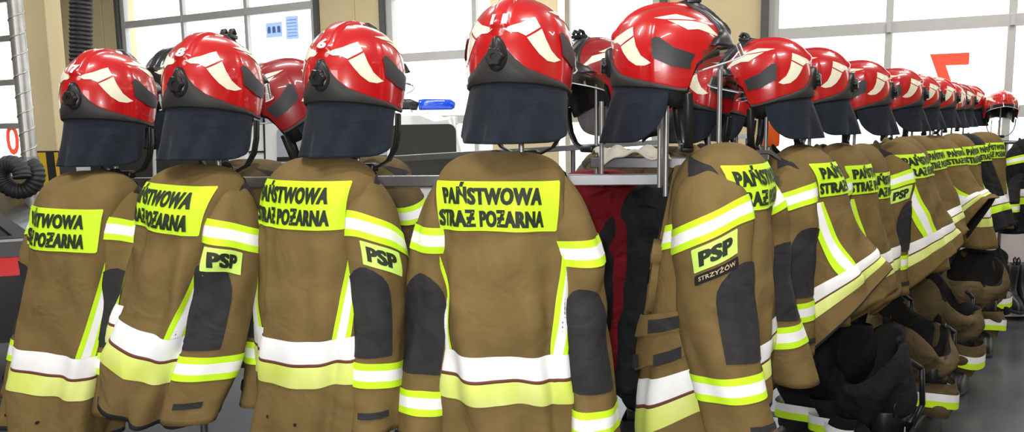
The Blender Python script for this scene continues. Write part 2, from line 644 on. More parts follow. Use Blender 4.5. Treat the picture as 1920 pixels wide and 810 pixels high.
    # ---- sleeves
    def slv_raw(s, sg, a, z):
        drop = s.sd[0 if sg < 0 else 1]
        sw = s.sw[0 if sg < 0 else 1]
        zt = -.048
        zb = -.70 - drop - s.bg[0 if sg < 0 else 1]
        h = np.clip((zt - z) / (zt - zb), 0, 1)
        u = np.clip((zt - z) / .17, 0, 1)
        cap = np.maximum(1 - (1 - u) ** 2.2, 1e-5) ** (1 / 2.2)
        W = s.W
        cx = W * .70 + (.042 + s.so) * sstep(zt - z, -.03, .26) + (.045 + sw[0]) * h ** 1.3
        cy = .012 + s.slv_y[0 if sg < 0 else 1] * sstep(h, -.1, .25) + sw[1] * h ** 1.6 + .02 * np.sin(h * PI)
        rx = .080 * cap * (1 - .18 * h)
        ry = .092 * s.slv_w * cap * (1 - .16 * h)
        p = s.ph
        q = p[12] if sg < 0 else p[13]
        wr = s.wr * (.0045 * np.exp(-((h - .36) / .16) ** 2) * np.sin(46 * z + 2.5 * np.sin(a + q)) * (.6 + .4 * np.sin(2 * a + q))
                     + .0050 * np.sin(3 * a + q + 5 * z) * sstep(h, .05, .3) + .0022 * np.sin(5 * a + 13 * z + q)
                     + .003 * np.sin(21 * z + 2 * np.sin(2 * a + 2 * q)) * sstep(h, .1, .3))
        x = sg * (cx + (rx + wr) * np.cos(a))
        y = cy - (ry + wr) * np.sin(a)
        return np.stack([x, y, z - .0 * a], -1)

    def slv_pts(s, sg, a, z, off):
        a, z = np.asarray(a, float), np.asarray(z, float)
        e = .003
        p = s.slv_raw(sg, a, z)
        da = s.slv_raw(sg, a + .03, z) - s.slv_raw(sg, a - .03, z)
        dz = s.slv_raw(sg, a, z + e) - s.slv_raw(sg, a, z - e)
        n = np.cross(da, dz) * (-sg)
        n /= (np.linalg.norm(n, axis=-1, keepdims=True) + 1e-9)
        return s.deform(p + n * off, s.slv_lean)

    def sleeves(s, badge, town, elbow):
        nu, nv = int(44 / s.lod), int(60 / s.lod)
        for k, sg in enumerate((-1, 1)):
            zt, zb = -.049, -.70 - s.sd[k] - s.bg[k]
            t = np.linspace(0, 1, nv)
            z = zt + (zb - zt) * t ** 1.5
            rows = [(q, 0., 0) for q in z] + [(zb, -.006, 2), (zb + .03, -.010, 1), (zb + .12, -.014, 1)]
            a = np.linspace(0, 2 * PI, nu, endpoint=False)
            V = [s.slv_pts(sg, a, np.full(nu, zz), off) for zz, off, _ in rows]
            mi = []
            for j in range(len(rows) - 1):
                mi += [rows[j + 1][2]] * nu
            V.append(s.slv_pts(sg, np.array([0.]), np.array([zt]), 0) * 0 + s.deform(np.array([[sg * s.W * .70, .012 + s.slv_y[k] * .1, zt + .0005]]), s.slv_lean))
            f = gridf(nu, len(rows), True, flip=sg > 0)
            c = len(rows) * nu
            f += [(c, (i + 1) % nu, i) if sg < 0 else (c, i, (i + 1) % nu) for i in range(nu)]
            mi += [0] * nu
            b = nu * (len(rows) - 1)
            sl = mobj('sleeve', np.vstack(V), f, [s.fab, M['lining'], M['pad']], s.root, True, mi)
            d = s.sd[k]
            for zc in (-.185 - d - s.up, -.555 - d - s.bg[k]) if s.bands else ():
                zz = [zc + .032, zc + .016, zc + .014, zc - .014, zc - .016, zc - .032]
                tb = s.tilt if zc > -.4 - d else s.tilt * .25
                V = [s.slv_pts(sg, a, q + tb * np.sin(a), .0032) for q in zz]
                mi2 = []
                for m in (0, 0, 1, 0, 0):
                    mi2 += [m] * nu
                mobj('sleeve_band', np.vstack(V), gridf(nu, 6, True, flip=sg > 0), [M['lime'], M['retro']], sl, True, mi2)
            # elbow patch: rounded top, square bottom, at the back of the sleeve
            z0, z1, (a0, a1) = -.27 - d, -.50 - d - s.bg[k] * .6, elbow[k]
            poly = [(a0, z1), (a1, z1), (a1, z0 - .10)]
            for q in np.linspace(0, PI, 12)[1:-1]:
                poly.append(((a0 + a1) / 2 + (a1 - a0) / 2 * math.cos(q), z0 - .10 + .10 * math.sin(q)))
            poly.append((a0, z0 - .10))
            v, f = poly2d([(p[0] * .08, p[1]) for p in poly], .022)
            f = f if sg > 0 else [q[::-1] for q in f]
            mobj('elbow_patch', s.slv_pts(sg, v[:, 0] / .08, v[:, 1], .003), [q[::-1] for q in f] if sg > 0 else [q[::-1] for q in f], M['pad'], sl)
            # cuff tab
            v, f = poly2d([(-.035, zb + .045), (.035, zb + .045), (.035, zb + .062), (-.035, zb + .062)], .02)
            mobj('cuff_tab', s.slv_pts(sg, .9 + v[:, 0] / .065, v[:, 1], .005), f, M['pad'], sl)
            if badge[k]:
                s.badge(sg, d, badge[k], town)

    def badge(s, sg, d, ac, town):
        r = .078
        zc = -.254 - d - s.up

        def put(v, off, tilt=0.):
            c, sn = math.cos(tilt), math.sin(tilt)
            x, y = v[:, 0] * c - v[:, 1] * sn, v[:, 0] * sn + v[:, 1] * c
            # text must run left to right as seen from outside
            aa = ac - sg * x / r
            return s.slv_pts(sg, aa, zc + y + s.tilt * np.sin(aa), off)
        tl = R(-0) if not town else R(0)
        v, f = poly2d(rrect(-.046, .046, -.03, .03, .002, 1), .014)
        b = mobj('sleeve_badge', put(v, .0042), f, M['limepale'], s.root)
        V, Fc = lines_uv([('PSP', -.031, .031, -.019, .038)], .040, .5, .035)
        mobj('lettering', put(V, .006), Fc, M['ink'], b)
        if town:
            v, f = poly2d(rrect(-.046, .046, -.062, -.037, .005, 3), .014)
            b = mobj('name_badge', put(v, .0042), f, M['lining'], s.root)
            V, Fc = lines_uv([('STRZYŻÓW', -.036, .036, -.054, .0105)], .02, .8)
            mobj('lettering', put(V, .006), Fc, M['tan_ink'], b)

    def raised(s, name, m, poly, h, step, parent=None):
        """fabric pocket or flap standing off the front of the body"""
        v, f = poly2d(poly, step)
        c = v.mean(0)
        top = s.torso_pts(c[0] + (v[:, 0] - c[0]) * .94, c[1] + (v[:, 1] - c[1]) * .94, h)
        n = len(poly)
        pb = np.array(poly)
        lo = s.torso_pts(pb[:, 0], pb[:, 1], .0005)
        hi = s.torso_pts(c[0] + (pb[:, 0] - c[0]) * .94, c[1] + (pb[:, 1] - c[1]) * .94, h)
        V = np.vstack([top, lo, hi])
        k = len(top)
        a = sum(poly[i][0] * poly[(i + 1) % n][1] - poly[(i + 1) % n][0] * poly[i][1] for i in range(n))
        F2 = [(k + i, k + (i + 1) % n, k + n + (i + 1) % n, k + n + i) for i in range(n)]
        if a < 0:
            F2 = [q[::-1] for q in F2]
        return mobj(name, V, f + F2, m, parent or s.root)

    def front(s):
        """pockets, flaps and hook pads on the left front"""
        def q(x0, x1, z1, z0, sk=0.):
            return [(x0, z1), (x1, z1 + sk), (x1, z0 + sk), (x0, z0)]
        pk = s.raised('radio_pocket', M['khaki'], q(-.445, -.375, -.405, -.265, -.01), .020, .03)
        s.raised('pocket_flap', M['khaki'], q(-.455, -.368, -.29, -.25, -.01), .028, .03, pk)
        s.patch_t('hook_pad', M['pad'], q(-.43, -.395, -.355, -.32, -.0), .024, .02, pk)
        lp = s.raised('hip_pocket', M['khaki'], q(-.46, -.30, -.56, -.45, .03), .018, .03)
        s.raised('pocket_flap', M['khaki'], q(-.465, -.295, -.485, -.435, .03), .026, .03, lp)
        s.patch_t('hook_pad', M['pad'], q(-.355, -.315, -.46, -.43, .01), .030, .02, lp)
        s.patch_t('hook_pad', M['pad'], q(-.45, -.405, -.55, -.52, .01), .024, .02, lp)
        s.patch_t('hook_pad', M['pad'], q(-.35, -.315, -.54, -.51, .01), .024, .02, lp)
        s.patch_t('hook_pad', M['pad'], [(-.49, -.51), (-.415, -.475), (-.41, -.435), (-.45, -.44), (-.485, -.475)], .012, .02)
        # chest band
        V, mi = [], []
        sv = np.linspace(-.49, -.28, 16)
        for zo in (.0, -.016, -.044, -.060):
            V.append(s.torso_pts(sv, -.185 + zo + .25 * (sv + .28), .0045))
        for m in (0, 1, 0):
            mi += [m] * 15
        mobj('chest_band', np.vstack(V), gridf(16, 4, flip=True), [M['lime'], M['retro']], s.root, True, mi)
        s.raised('storm_flap', M['khaki'], q(-.495, -.455, -.44, -.06), .016, .03)


JG = 'khaki turnout jackets hung around the rack'


# ------------------------------------------------------------------ helmets
HA, HB = .150, .124          # half length, half width
HTOP, HC = .162, .008


def h_bottom(phi):
    """lower edge of the red shell, phi from the back (radians, either side)"""
    d = np.abs(np.degrees(phi))
    xs = [0, 9, 18, 30, 50, 75, 94, 103, 107.5, 111, 125, 140, 155, 180]
    zs = [.030, .027, .004, -.018, -.033, -.048, -.060, -.062, -.050, .000, .027, .046, .050, .053]
    return np.interp(d, xs, zs)


def h_surf(phi, z, off=0.):
    phi, z = np.asarray(phi, float), np.asarray(z, float)
    up = np.clip((z - HC) / (HTOP - HC), 0, 1)
    r = np.maximum(1 - up ** 2.5, 0) ** (1 / 2.3)
    dn = np.clip((HC - z) / .09, 0, 1)
    r = r * (1 - .09 * dn ** 1.6)
    # plan shape: egg, a little narrower at the front
    c, s = np.cos(phi), np.sin(phi)
    x = -HA * c
    y = -HB * s * (1 - .10 * np.clip(-c, 0, 1) ** 2)
    # crest ridge along the middle, from above the knob over the top
    yy = np.abs(y * r)
    crest = (1 - sstep(yy, .016, .022)) * sstep(z, .070, .090)
    bump = (1 - sstep(np.hypot(yy / .020, (z - .082) / .02), .7, 1.2)) * (c > 0) * .004
    # raised side shield
    side = sstep(np.abs(np.degrees(phi)), 66, 70) * (1 - sstep(z, .105, .118))
    rr = 1 + (.065 * crest + .040 * side) + bump / .14
    o = off / .14
    # normals of an ellipsoid for the offset
    nx, ny, nz = x * r / HA ** 2, y * r / HB ** 2, np.clip(z - HC, 0, 1) / .17 ** 2
    nl = np.sqrt(nx ** 2 + ny ** 2 + nz ** 2) + 1e-6
    X = x * r * rr + off * nx / nl
    Y = y * r * rr + off * ny / nl
    Z = z + .009 * crest * sstep(z, .09, .17) + off * nz / nl
    return np.stack([X, Y, Z], -1)


def h_patch(name, m, poly, off, parent, mode='back', sg=1, step=.012):
    """mode 'back': (degrees from the back, z); mode 'side': (x, z) in side view"""
    if mode == 'back':
        v, f = poly2d([(p[0] / 400, p[1]) for p in poly], step)
        phi = np.radians(v[:, 0] * 400) * sg
    else:
        v, f = poly2d(poly, step)
        up = np.clip((v[:, 1] - HC) / (HTOP - HC), 0, 1)
        r = np.maximum(1 - up ** 2.5, 1e-4) ** (1 / 2.3)
        phi = np.arccos(np.clip(-v[:, 0] / (HA * r), -1, 1)) * sg
    P = h_surf(phi, v[:, 1], off)
    o = mobj(name, P, f if sg > 0 else [q[::-1] for q in f], m, parent)
    return o


HELMET_MESH = {}


def make_helmet(name, loc, yaw, label, group, pitch=0., roll=0., number=None, shell='red', curtain=True, strap=True, visor_down=0., grey=False, curtain_len=.14, scale=1., plate=True, clip=True, cat='helmet'):
    root = empty(name, loc, label, cat, group)
    root.rotation_euler = (Matrix.Rotation(R(yaw), 3, 'Z') @ Matrix.Rotation(R(pitch), 3, 'Y') @ Matrix.Rotation(R(roll), 3, 'X')).to_euler()
    root.scale = (scale,) * 3

    def part(key, pname, fn, parent=root):
        if key in HELMET_MESH:
            o = bpy.data.objects.new(pname, HELMET_MESH[key])
            return link(o, parent)
        o = fn(pname, parent)
        HELMET_MESH[key] = o.data
        return o

    def f_shell(n, p):
        nu, nv = 128, 56
        phi = np.linspace(-PI, PI, nu, endpoint=False)
        V = []
        ztop = HTOP - .00002
        for j in range(nv):
            t = 1 - j / (nv - 1)
            zb = h_bottom(phi)
            z = zb + (ztop - zb) * np.sin(t * PI / 2) ** .9
            V.append(h_surf(phi, z))
        # rolled lower edge turning inside
        for off in (-.004, -.010):
            V.append(h_surf(phi, h_bottom(phi) + (.0 if off > -.005 else .03), off))
        return mobj(n, np.vstack(V), gridf(nu, nv + 2, True, flip=True), M[shell], p)
    shell_o = part('shell' + shell, 'shell', f_shell)

    def f_rim(n, p):
        nu = 81
        phi = np.radians(np.linspace(-104, 104, nu))
        zt = h_bottom(phi) + .004
        d = np.abs(np.degrees(phi))
        zl = np.interp(d, [0, 40, 70, 92, 104], [-.046, -.049, -.055, -.064, -.067])
        V = [h_surf(phi, zt, -.002), h_surf(phi, zt, .0035), h_surf(phi, zt * .5 + zl * .5, .004), h_surf(phi, zl + .004, .0045), h_surf(phi, zl, .001), h_surf(phi, zl + .01, -.012)]
        return mobj(n, np.vstack(V), gridf(nu, 6, flip=True), M['rim'], p)
    part('rim', 'rim', f_rim)
    for sg in (1, -1):
        part('st1%d' % sg, 'reflective_sticker', lambda n, p: h_patch(n, M['sticker'], [(6, .074), (14, .081), (24, .087), (33, .096), (42, .103), (47, .080), (38, .068), (30, .058), (22, .066), (13, .066)], .0012, p, 'back', sg), shell_o)
        part('st2%d' % sg, 'reflective_sticker', lambda n, p: h_patch(n, M['sticker'], [(31, .054), (40, .065), (48, .076), (52, .052), (58, .028), (69, .008), (62, .002), (53, .004), (44, .018), (37, .036)], .0012, p, 'back', sg), shell_o)
        part('st3%d' % sg, 'reflective_sticker', lambda n, p: h_patch(n, M['sticker'], [(-.045, .122), (.010, .130), (.062, .116), (.050, .114), (-.004, .117), (-.020, .117)], .0012, p, 'side', sg), shell_o)
        part('st4%d' % sg, 'reflective_sticker', lambda n, p: h_patch(n, M['sticker'], [(-.012, .114), (.050, .111), (.085, .104), (.118, .074), (.104, .077), (.062, .090), (.036, .088)], .0012, p, 'side', sg), shell_o)
        part('vent%d' % sg, 'side_vent', lambda n, p: h_patch(n, M['vent'], [(-.052, .066), (-.044, .072), (-.034, .070), (.000, .044), (.052, .026), (.040, .004), (.042, -.010), (-.006, -.002), (-.050, .020)], .0036, p, 'side', sg, .01))

    def f_knob(n, p):
        mb = MB()
        X = -HA - .004
        # oval housing
        nn = 28
        ring = []
        for k, (sc, dx) in enumerate(((1, .012), (.96, -.004), (.75, -.010), (.0001, -.011))):
            for i in range(nn):
                a = 2 * PI * i / nn
                zz = .015 + .040 * sc * math.sin(a) * (1.1 if math.sin(a) > 0 else .95)
                yy = .027 * sc * math.cos(a) * (1 if math.sin(a) < 0 else 1 - .35 * math.sin(a))
                ring.append((X + dx + .012 * (abs(yy) / .03) ** 2, yy, zz))
        mb.add(ring, gridf(nn, 4, True))
        # lobed wheel
        wheel = []
        for sc, dx in ((.8, -.004), (1, -.008), (1, -.017), (.85, -.021), (.35, -.021), (.3, -.017), (.0001, -.017)):
            for i in range(48):
                a = 2 * PI * i / 48
                rr = .021 * sc * (1 + .10 * math.cos(6 * a) * (sc > .7))
                wheel.append((X + dx, rr * math.cos(a), .010 + rr * math.sin(a)))
        mb.add(wheel, gridf(48, 7, True))
        return smooth_by_angle(mb.build(n, M['plastic'], p), 50)
    part('knob', 'adjusting_knob', f_knob)

    def f_plate(n, p):
        # black visor housing over the brow, flaring out towards its lower lip
        V = []
        rows = 16
        u = np.linspace(-1, 1, 37)
        for j in range(rows):
            t = j / (rows - 1)
            z = .046 + (.1585 - .046) * t
            span = np.interp(t, [0, .22, .30, .75, 1], [54, 44, 31, 27, 30])
            off = (.010 + .012 * (1 - t) ** 2.2) * np.clip(1 - np.abs(u) ** 5, 0, 1) ** .5 + .001
            V.append(h_surf(np.radians(180 - span * u), np.full(37, z), off))
        # lip turning back under the brow
        V.insert(0, h_surf(np.radians(180 - 54 * u), np.full(37, .050), .001))
        V.append(h_surf(np.radians(180 - 29 * u), np.full(37, .1615), -.001))
        return mobj(n, np.vstack(V), gridf(37, rows + 2, flip=True), M['plastic'], p)
    if plate:
        part('plate', 'visor_housing', f_plate)

    def f_visor(n, p):
        V = []
        u = np.linspace(-1, 1, 45)
        phi = np.radians(180 - 62 * u)
        for j in range(9):
            t = j / 8
            q = h_surf(phi, np.full(45, .050), .005 + (.032 + .012 * t) * (1 - np.abs(u) ** 2.4))
            top, bot = .060 - .022 * np.abs(u) ** 1.6, .034 - .046 * np.abs(u) ** 1.3
            q[:, 2] = top * (1 - t) + bot * t
            V.append(q)
        o = mobj(n, np.vstack(V), gridf(45, 9), M['visor'], p)
        return o

    def f_edge(n, p):
        u = np.linspace(-1, 1, 45)
        q = h_surf(np.radians(180 - 62 * u), np.full(45, .050), .005 + .044 * (1 - np.abs(u) ** 2.4))
        q[:, 2] = .034 - .046 * np.abs(u) ** 1.3
        mb = MB()
        mb.tube([Vector(x) for x in q], .0022, 6)
        return mb.build(n, M['visor_edge'], p, True)
    vis = part('visor', 'visor', f_visor)
    part('visor_edge', 'visor_edge', f_edge, vis)

    def f_clip(n, p):
        mb = MB()
        for y in (-.014, .012):
            mb.tube([(.055, y, .176), (.062, y, .190), (.074, y, .194), (.082, y, .182)], .0065, 8)
        mb.box((.048, -.022, .168), (.086, .020, .180), bev=.003)
        return smooth_by_angle(mb.build(n, M['plastic'], p))
    if plate and clip:
        part('clip', 'lamp_clip', f_clip)

    def f_liner(n, p):
        nu = 64
        phi = np.linspace(-PI, PI, nu, endpoint=False)
        d = np.abs(np.degrees(phi))
        zl = np.interp(d, [0, 60, 92, 103, 109, 114, 126, 150, 180], [-.055, -.075, -.105, -.105, -.075, -.01, .012, .030, .034])
        V = [h_surf(phi, np.full(nu, .12), -.016)]
        for t in (.2, .4, .6, .8, 1):
            V.append(h_surf(phi, .12 + (zl - .12) * t, -.012 - .006 * t))
        V.append(h_surf(phi, zl + .012, -.034))
        V.append(h_surf(phi, np.full(nu, .10), -.036))
        return mobj(n, np.vstack(V), gridf(nu, 8, True, flip=True), M['plastic'], p)
    part('liner', 'liner', f_liner)

    if curtain:
        def f_curtain(n, p):
            nu, nv = 90, 22
            ph = np.radians(np.linspace(-86, 86, nu))
            d = np.abs(np.degrees(ph))
            # rounded lower corners
            drop = curtain_len * np.sqrt(np.clip(1 - np.clip((d - 50) / 37, 0, 1) ** 2.6, .0, 1)) * (1 - .08 * (d / 100) ** 2)
            V = []
            rows = [(t, -.004) for t in np.linspace(0, 1, nv)] + [(1., -.009), (.6, -.010), (.2, -.010)]
            for t, o in rows:
                z = -.046 - drop * t
                q = h_surf(ph, np.full(nu, -.046), o)
                wv = .009 * t * np.sin(6 * ph + 1.3) + .006 * t * np.sin(10 * ph + t * 2) - .006 * np.exp(-(np.degrees(ph) / 4) ** 2) * t
                k = 1 + .13 * t + wv / .13
                q[:, 0] = q[:, 0] * k - .012 * t * np.cos(ph)
                q[:, 1] *= k
                q[:, 2] = z
                V.append(q)
            mi = [0] * ((nu - 1) * nv) + [1] * ((nu - 1) * 2)
            return mobj(n, np.vstack(V), gridf(nu, nv + 3, flip=True), [M['navy'], M['grey_fab'] if grey else M['navy']], p, True, mi)
        part('curtain%s%s' % (grey, curtain_len), 'neck_curtain', f_curtain)
    if strap:
        def f_strap(n, p):
            mb = MB()
            for sg in (1, -1):
                pts = [(.04, sg * .108, -.07), (.043, sg * .105, -.12), (.046, sg * .095, -.16), (.05, sg * .07, -.195), (.052, sg * .035, -.212), (.052, 0, -.216)]
                V = []
                for q in pts:
                    V += [(q[0] - .012, q[1], q[2]), (q[0] + .012, q[1], q[2]), (q[0] + .012, q[1] * .96, q[2] + .003), (q[0] - .012, q[1] * .96, q[2] + .003)]
                mb.add(V, gridf(4, len(pts), True))
            mb.box((.035, -.03, -.224), (.07, .03, -.200), bev=.008)
            return mb.build(n, M['plastic'], p, True)
        part('strap', 'chin_strap', f_strap)
    if number:
        w = .020 if len(number) == 1 else .034
        V, Fc = lines_uv([(number, -w / 2, w / 2, .084, .023)], .035, .4, .03)
        P = h_surf(-(V[:, 0]) / -.105 * 1.0, V[:, 1], .0015)
        # text reads left to right for someone behind the helmet
        mobj('number', P, Fc, M['white_num'], shell_o)
    return root

# ================================================================== THE SETTING
# window wall: direction and normal in plan
WD = Vector((1.817, -1.0, 0)).normalized()      # towards the right of the photo (nearer)
WN = Vector((.482, .876, 0)).normalized()       # away from the camera
WDIST = 8.5


def wall_at(px, z=1.6):
    """distance along the wall (from its foot below the camera normal) at photo column px"""
    d = CROT @ Vector(((px - IW / 2) / F, -(210 - IH / 2) / F, -1))
    d = Vector((d.x, d.y, 0))
    p = d * (WDIST / d.dot(WN))
    return p.dot(WD)


WM = Matrix(((WD.x, WN.x, 0, WN.x * WDIST), (WD.y, WN.y, 0, WN.y * WDIST), (0, 0, 1, 0), (0, 0, 0, 1)))
# in WM's frame: x along the wall, y outwards, z up

CEIL = 4.6
RMIN, RMAX, YB = -17.0, 9.0, -6.0


def slab(z0, z1, x0=RMIN, x1=RMAX):
    yw = lambda x: (WDIST + .12 - WN.x * x) / WN.y
    pts = [(x0, YB), (x1, YB), (x1, yw(x1)), (x0, yw(x0))]
    mb = MB()
    V = [(p[0], p[1], z0) for p in pts] + [(p[0], p[1], z1) for p in pts]
    mb.add(V, [(3, 2, 1, 0), (4, 5, 6, 7)] + [(i, (i + 1) % 4, (i + 1) % 4 + 4, i + 4) for i in range(4)])
    return mb


o = slab(-.1, 0).build('floor', M['floor']); o['kind'] = 'structure'
M['ceil'] = mat('ceiling_paint', (.55, .54, .50), .9)
o = slab(CEIL, CEIL + .15).build('ceiling', M['ceil']); o['kind'] = 'structure'

DOORS = [(wall_at(-560), wall_at(46)), (wall_at(236), wall_at(606)), (wall_at(724), wall_at(1246)), (wall_at(1428), wall_at(2075))]
DOOR_TOP = 3.95
x0w, x1w = wall_at(-700), wall_at(2080) + 2.5
edges = [x0w] + [e for d in DOORS for e in d] + [x1w]
wb = MB()
for i in range(0, len(edges), 2):
    wb.box((edges[i], 0, 0), (edges[i + 1], .3, CEIL), mtx=WM)
for a, b in DOORS:
    wb.box((a, 0, DOOR_TOP), (b, .3, CEIL), mtx=WM)
o = wb.build('wall_back', M['beige']); o['kind'] = 'structure'
# side walls
lw = MB(); lw.box((RMIN - .2, YB, 0), (RMIN, 18.8, CEIL)); o = lw.build('wall_left', M['beige']); o['kind'] = 'structure'
rw = MB(); rw.box((RMAX, YB, 0), (RMAX + .2, 4.6, CEIL)); o = rw.build('wall_right', M['beige']); o['kind'] = 'structure'

fw = MB(); fw.box((RMIN, YB - .2, 0), (RMAX, YB, CEIL)); o = fw.build('wall_front', M['beige']); o['kind'] = 'structure'

SEC = [0.0, .76, 1.585, 2.41, 3.23, DOOR_TOP]
DOORCOLS = [4, [236, 352, 470, 606], [724, 892, 1064, 1246], [1428, 1660, 1888, 2075]]
for n, (a, b) in enumerate(DOORS):
    fr = MB()
    # tracks and jambs
    jw = .10
    fr.box((a - .02, -.06, 0), (a + .05, .1, DOOR_TOP), 1, WM)
    fr.box((b - .05, -.06, 0), (b + .02, .1, DOOR_TOP), 1, WM)
    fr.box((a + .05, .0, 0), (a + .05 + jw, .08, DOOR_TOP), 0, WM)
    fr.box((b - .05 - jw, .0, 0), (b - .05, .08, DOOR_TOP), 0, WM)
    # section rails
    for k, z in enumerate(SEC):
        hh = .055
        fr.box((a + .05, .005, max(0, z - hh)), (b - .05, .075, z + hh), 0, WM)
    cols = DOORCOLS[n]
    if isinstance(cols, int):
        xs = [a + (b - a) * k / cols for k in range(1, cols)]
    else:
        xs = [wall_at(c) for c in cols[1:-1]]
    for x in xs:
        fr.box((x - .032, .004, SEC[1]), (x + .032, .07, DOOR_TOP), 0, WM)
        for z in SEC[1:-1]:
            fr.box((x - .02, -.022, z - .05), (x + .02, .004, z + .05), 0, WM)      # hinges
    root = fr.build('door_%d' % (n + 1), [M['frame'], M['frame_dark']]); root['kind'] = 'structure'
    pn = MB(); pn.box((a + .15, .03, .055), (b - .15, .06, SEC[1] - .05), 0, WM)
    pn.build('panel', M['door_panel'], root)
    pl = MB()
    pl.box((a + .1, .038, SEC[1]), (b - .1, .043, DOOR_TOP - .02), 0, WM)
    pl.build('glass_pane', M['pane'], root)


def wall_text(body, px0, px1, y_top, y_bot, name, m, parent, mirror=True, bold=.02):
    xa, xb = wall_at(px0), wall_at(px1)
    pa = WM @ Vector(((xa + xb) / 2, .03, 0))
    zt = at((px0 + px1) / 2, y_top, pa.y).z
    zb = at((px0 + px1) / 2, y_bot, pa.y).z
    v, f, w = text_mesh(body, bold)
    V = []
    for q in v:
        t = q[0] / w
        t = 1 - t if mirror else t
        V.append(WM @ Vector((xa + (xb - xa) * t, .034, zb + (zt - zb) * q[1])))
    return mobj(name, V, f, m, parent, False)


d7 = wall_text('7', 1738, 1812, 100, 222, 'window_number', M['red_decal'], None)
tag(d7, 'red number seven on the glass of the far right garage door, seen mirrored', 'window number')
d10 = empty('window_number', (0, 0, 0), 'red number ten on the glass of the garage door at the left edge, seen mirrored', 'window number')
wall_text('0', 3, 27, 234, 290, 'digit', M['red_decal'], d10)
wall_text('1', 38, 54, 234, 290, 'digit', M['red_decal'], d10)

# posters taped to the glass of the door behind the helmets
for px0, px1, yt, yb, kind in ((504, 534, 42, 70, 'a'), (541, 564, 30, 73, 'b')):
    xa, xb = wall_at(px0), wall_at(px1)
    Yp = (WM @ Vector(((xa + xb) / 2, .03, 0))).y
    zt, zb = at((px0 + px1) / 2, yt, Yp).z, at((px0 + px1) / 2, yb, Yp).z
    mb = MB(); mb.box((xa, .033, zb), (xb, .036, zt), 0, WM)
    if kind == 'a':
        po = mb.build('poster', M['paper']); tag(po, 'square pale blue poster with a row of dark marks on the door glass', 'poster')
        k = MB()
        for i in range(3):
            cx = xa + (xb - xa) * (.2 + .3 * i)
            w = (xb - xa) * .10
            k.box((cx - w, .031, zb + (zt - zb) * .30), (cx + w, .033, zb + (zt - zb) * .5), 0, WM)
            k.tube([WM @ Vector((cx, .030, zb + (zt - zb) * .6)), WM @ Vector((cx, .033, zb + (zt - zb) * .6))], w, 12)
        k.build('print', M['paper_ink'], po)
    else:
        po = mb.build('poster', M['paper']); tag(po, 'narrow tall pale blue poster on the door glass', 'poster')
        k = MB()
        for i in range(6):
            z = zb + (zt - zb) * (.12 + .14 * i)
            k.box((xa + .03, .031, z), (xb - .03, .033, z + .012), 0, WM)
        k.build('print', M['paper'], po)

# ground and the bright yard outside
og = MB(); og.box((-40, 2.0, -.12), (40, 60, -.02), 0, WM)
M['yard'] = mat('pale_yard_paving', (.55, .55, .55), .9, var=.05)
o = og.build('ground', M['yard']); o['kind'] = 'structure'
M['porch'] = mat('pale_mauve_plaster', (.55, .47, .56), .9)

# wall seams and wiring pipe on the beige piers
cp = MB()
for px in (206, 672):
    x = wall_at(px)
    cp.tube([WM @ Vector((x, -.012, .3)), WM @ Vector((x, -.012, CEIL - .02))], .012, 8)
o = cp.build('trim_1', M['beige']); o['kind'] = 'structure'

# ---- concrete column at left with hazard stripes, column behind helmet 11
PXL, PXR = at(44, 285, 6.0).x, at(108, 285, 6.0).x
P = Vector(((PXL + PXR) / 2, 6.2, 0))
cw = (PXR - PXL) / 2
mb = MB(); mb.box((P.x - cw, P.y - .2, 0), (P.x + cw, P.y + .02, CEIL), bev=.012)
col_l = mb.build('pillar', M['beige']); col_l['kind'] = 'structure'
zt = at(86, 283, 6.0).z
hz = MB()
n = 8
M_h = [M['black_matte'], M['yellow_paint']]
hw = cw + .006
hz.box((P.x - hw, P.y - .206, .0), (P.x + hw, P.y + .026, zt), 0)
for i in range(-1, 5):
    x0 = P.x - hw + .13 * i
    poly = [(x0, .9), (x0 + .06, .9), (x0 + .05, zt - .012), (x0 - .015, zt - .012)]
    poly = [(min(max(q[0], P.x - hw), P.x + hw), q[1]) for q in poly]
    if poly[1][0] - poly[0][0] > .01:
        hz.prism(poly, P.y - .209, P.y - .2055, 1)
hz.build('hazard_stripes', M_h, col_l)
P2 = at(985, 10, 8.6)
mb = MB(); mb.box((P2.x - .38, P2.y - .2, 0), (P2.x + .34, P2.y + .3, CEIL), bev=.012)
o = mb.build('pillar', M['beige']); o['kind'] = 'structure'

# ---- steel exhaust duct and hose at left
pd = at(46, 200, 5.2)
root = empty('exhaust_pipe', (pd.x, pd.y, 0), 'thin spiral galvanised pipe standing in front of the beige pillar', 'pipe')
mb = MB()
pts, rad = [], []
for i in range(200):
    z = .02 + (CEIL - .04) * i / 199
    pts.append((0, 0, z)); rad.append(.046)
mb.tube(pts, rad, 20)
hel = [(.047 * math.cos(2 * PI * k / 16), .047 * math.sin(2 * PI * k / 16), .08 + .125 * k / 16) for k in range(16 * 35)]
mb.tube(hel, .004, 6)
smooth_by_angle(mb.build('pipe', M['duct'], root), 60)
for z in (1.35, 3.2):
    mb = MB()
    mb.tube([(0, 0, z), (0, 0, z + .04)], .056, 24)
    mb.build('clamp', M['steel'], root)


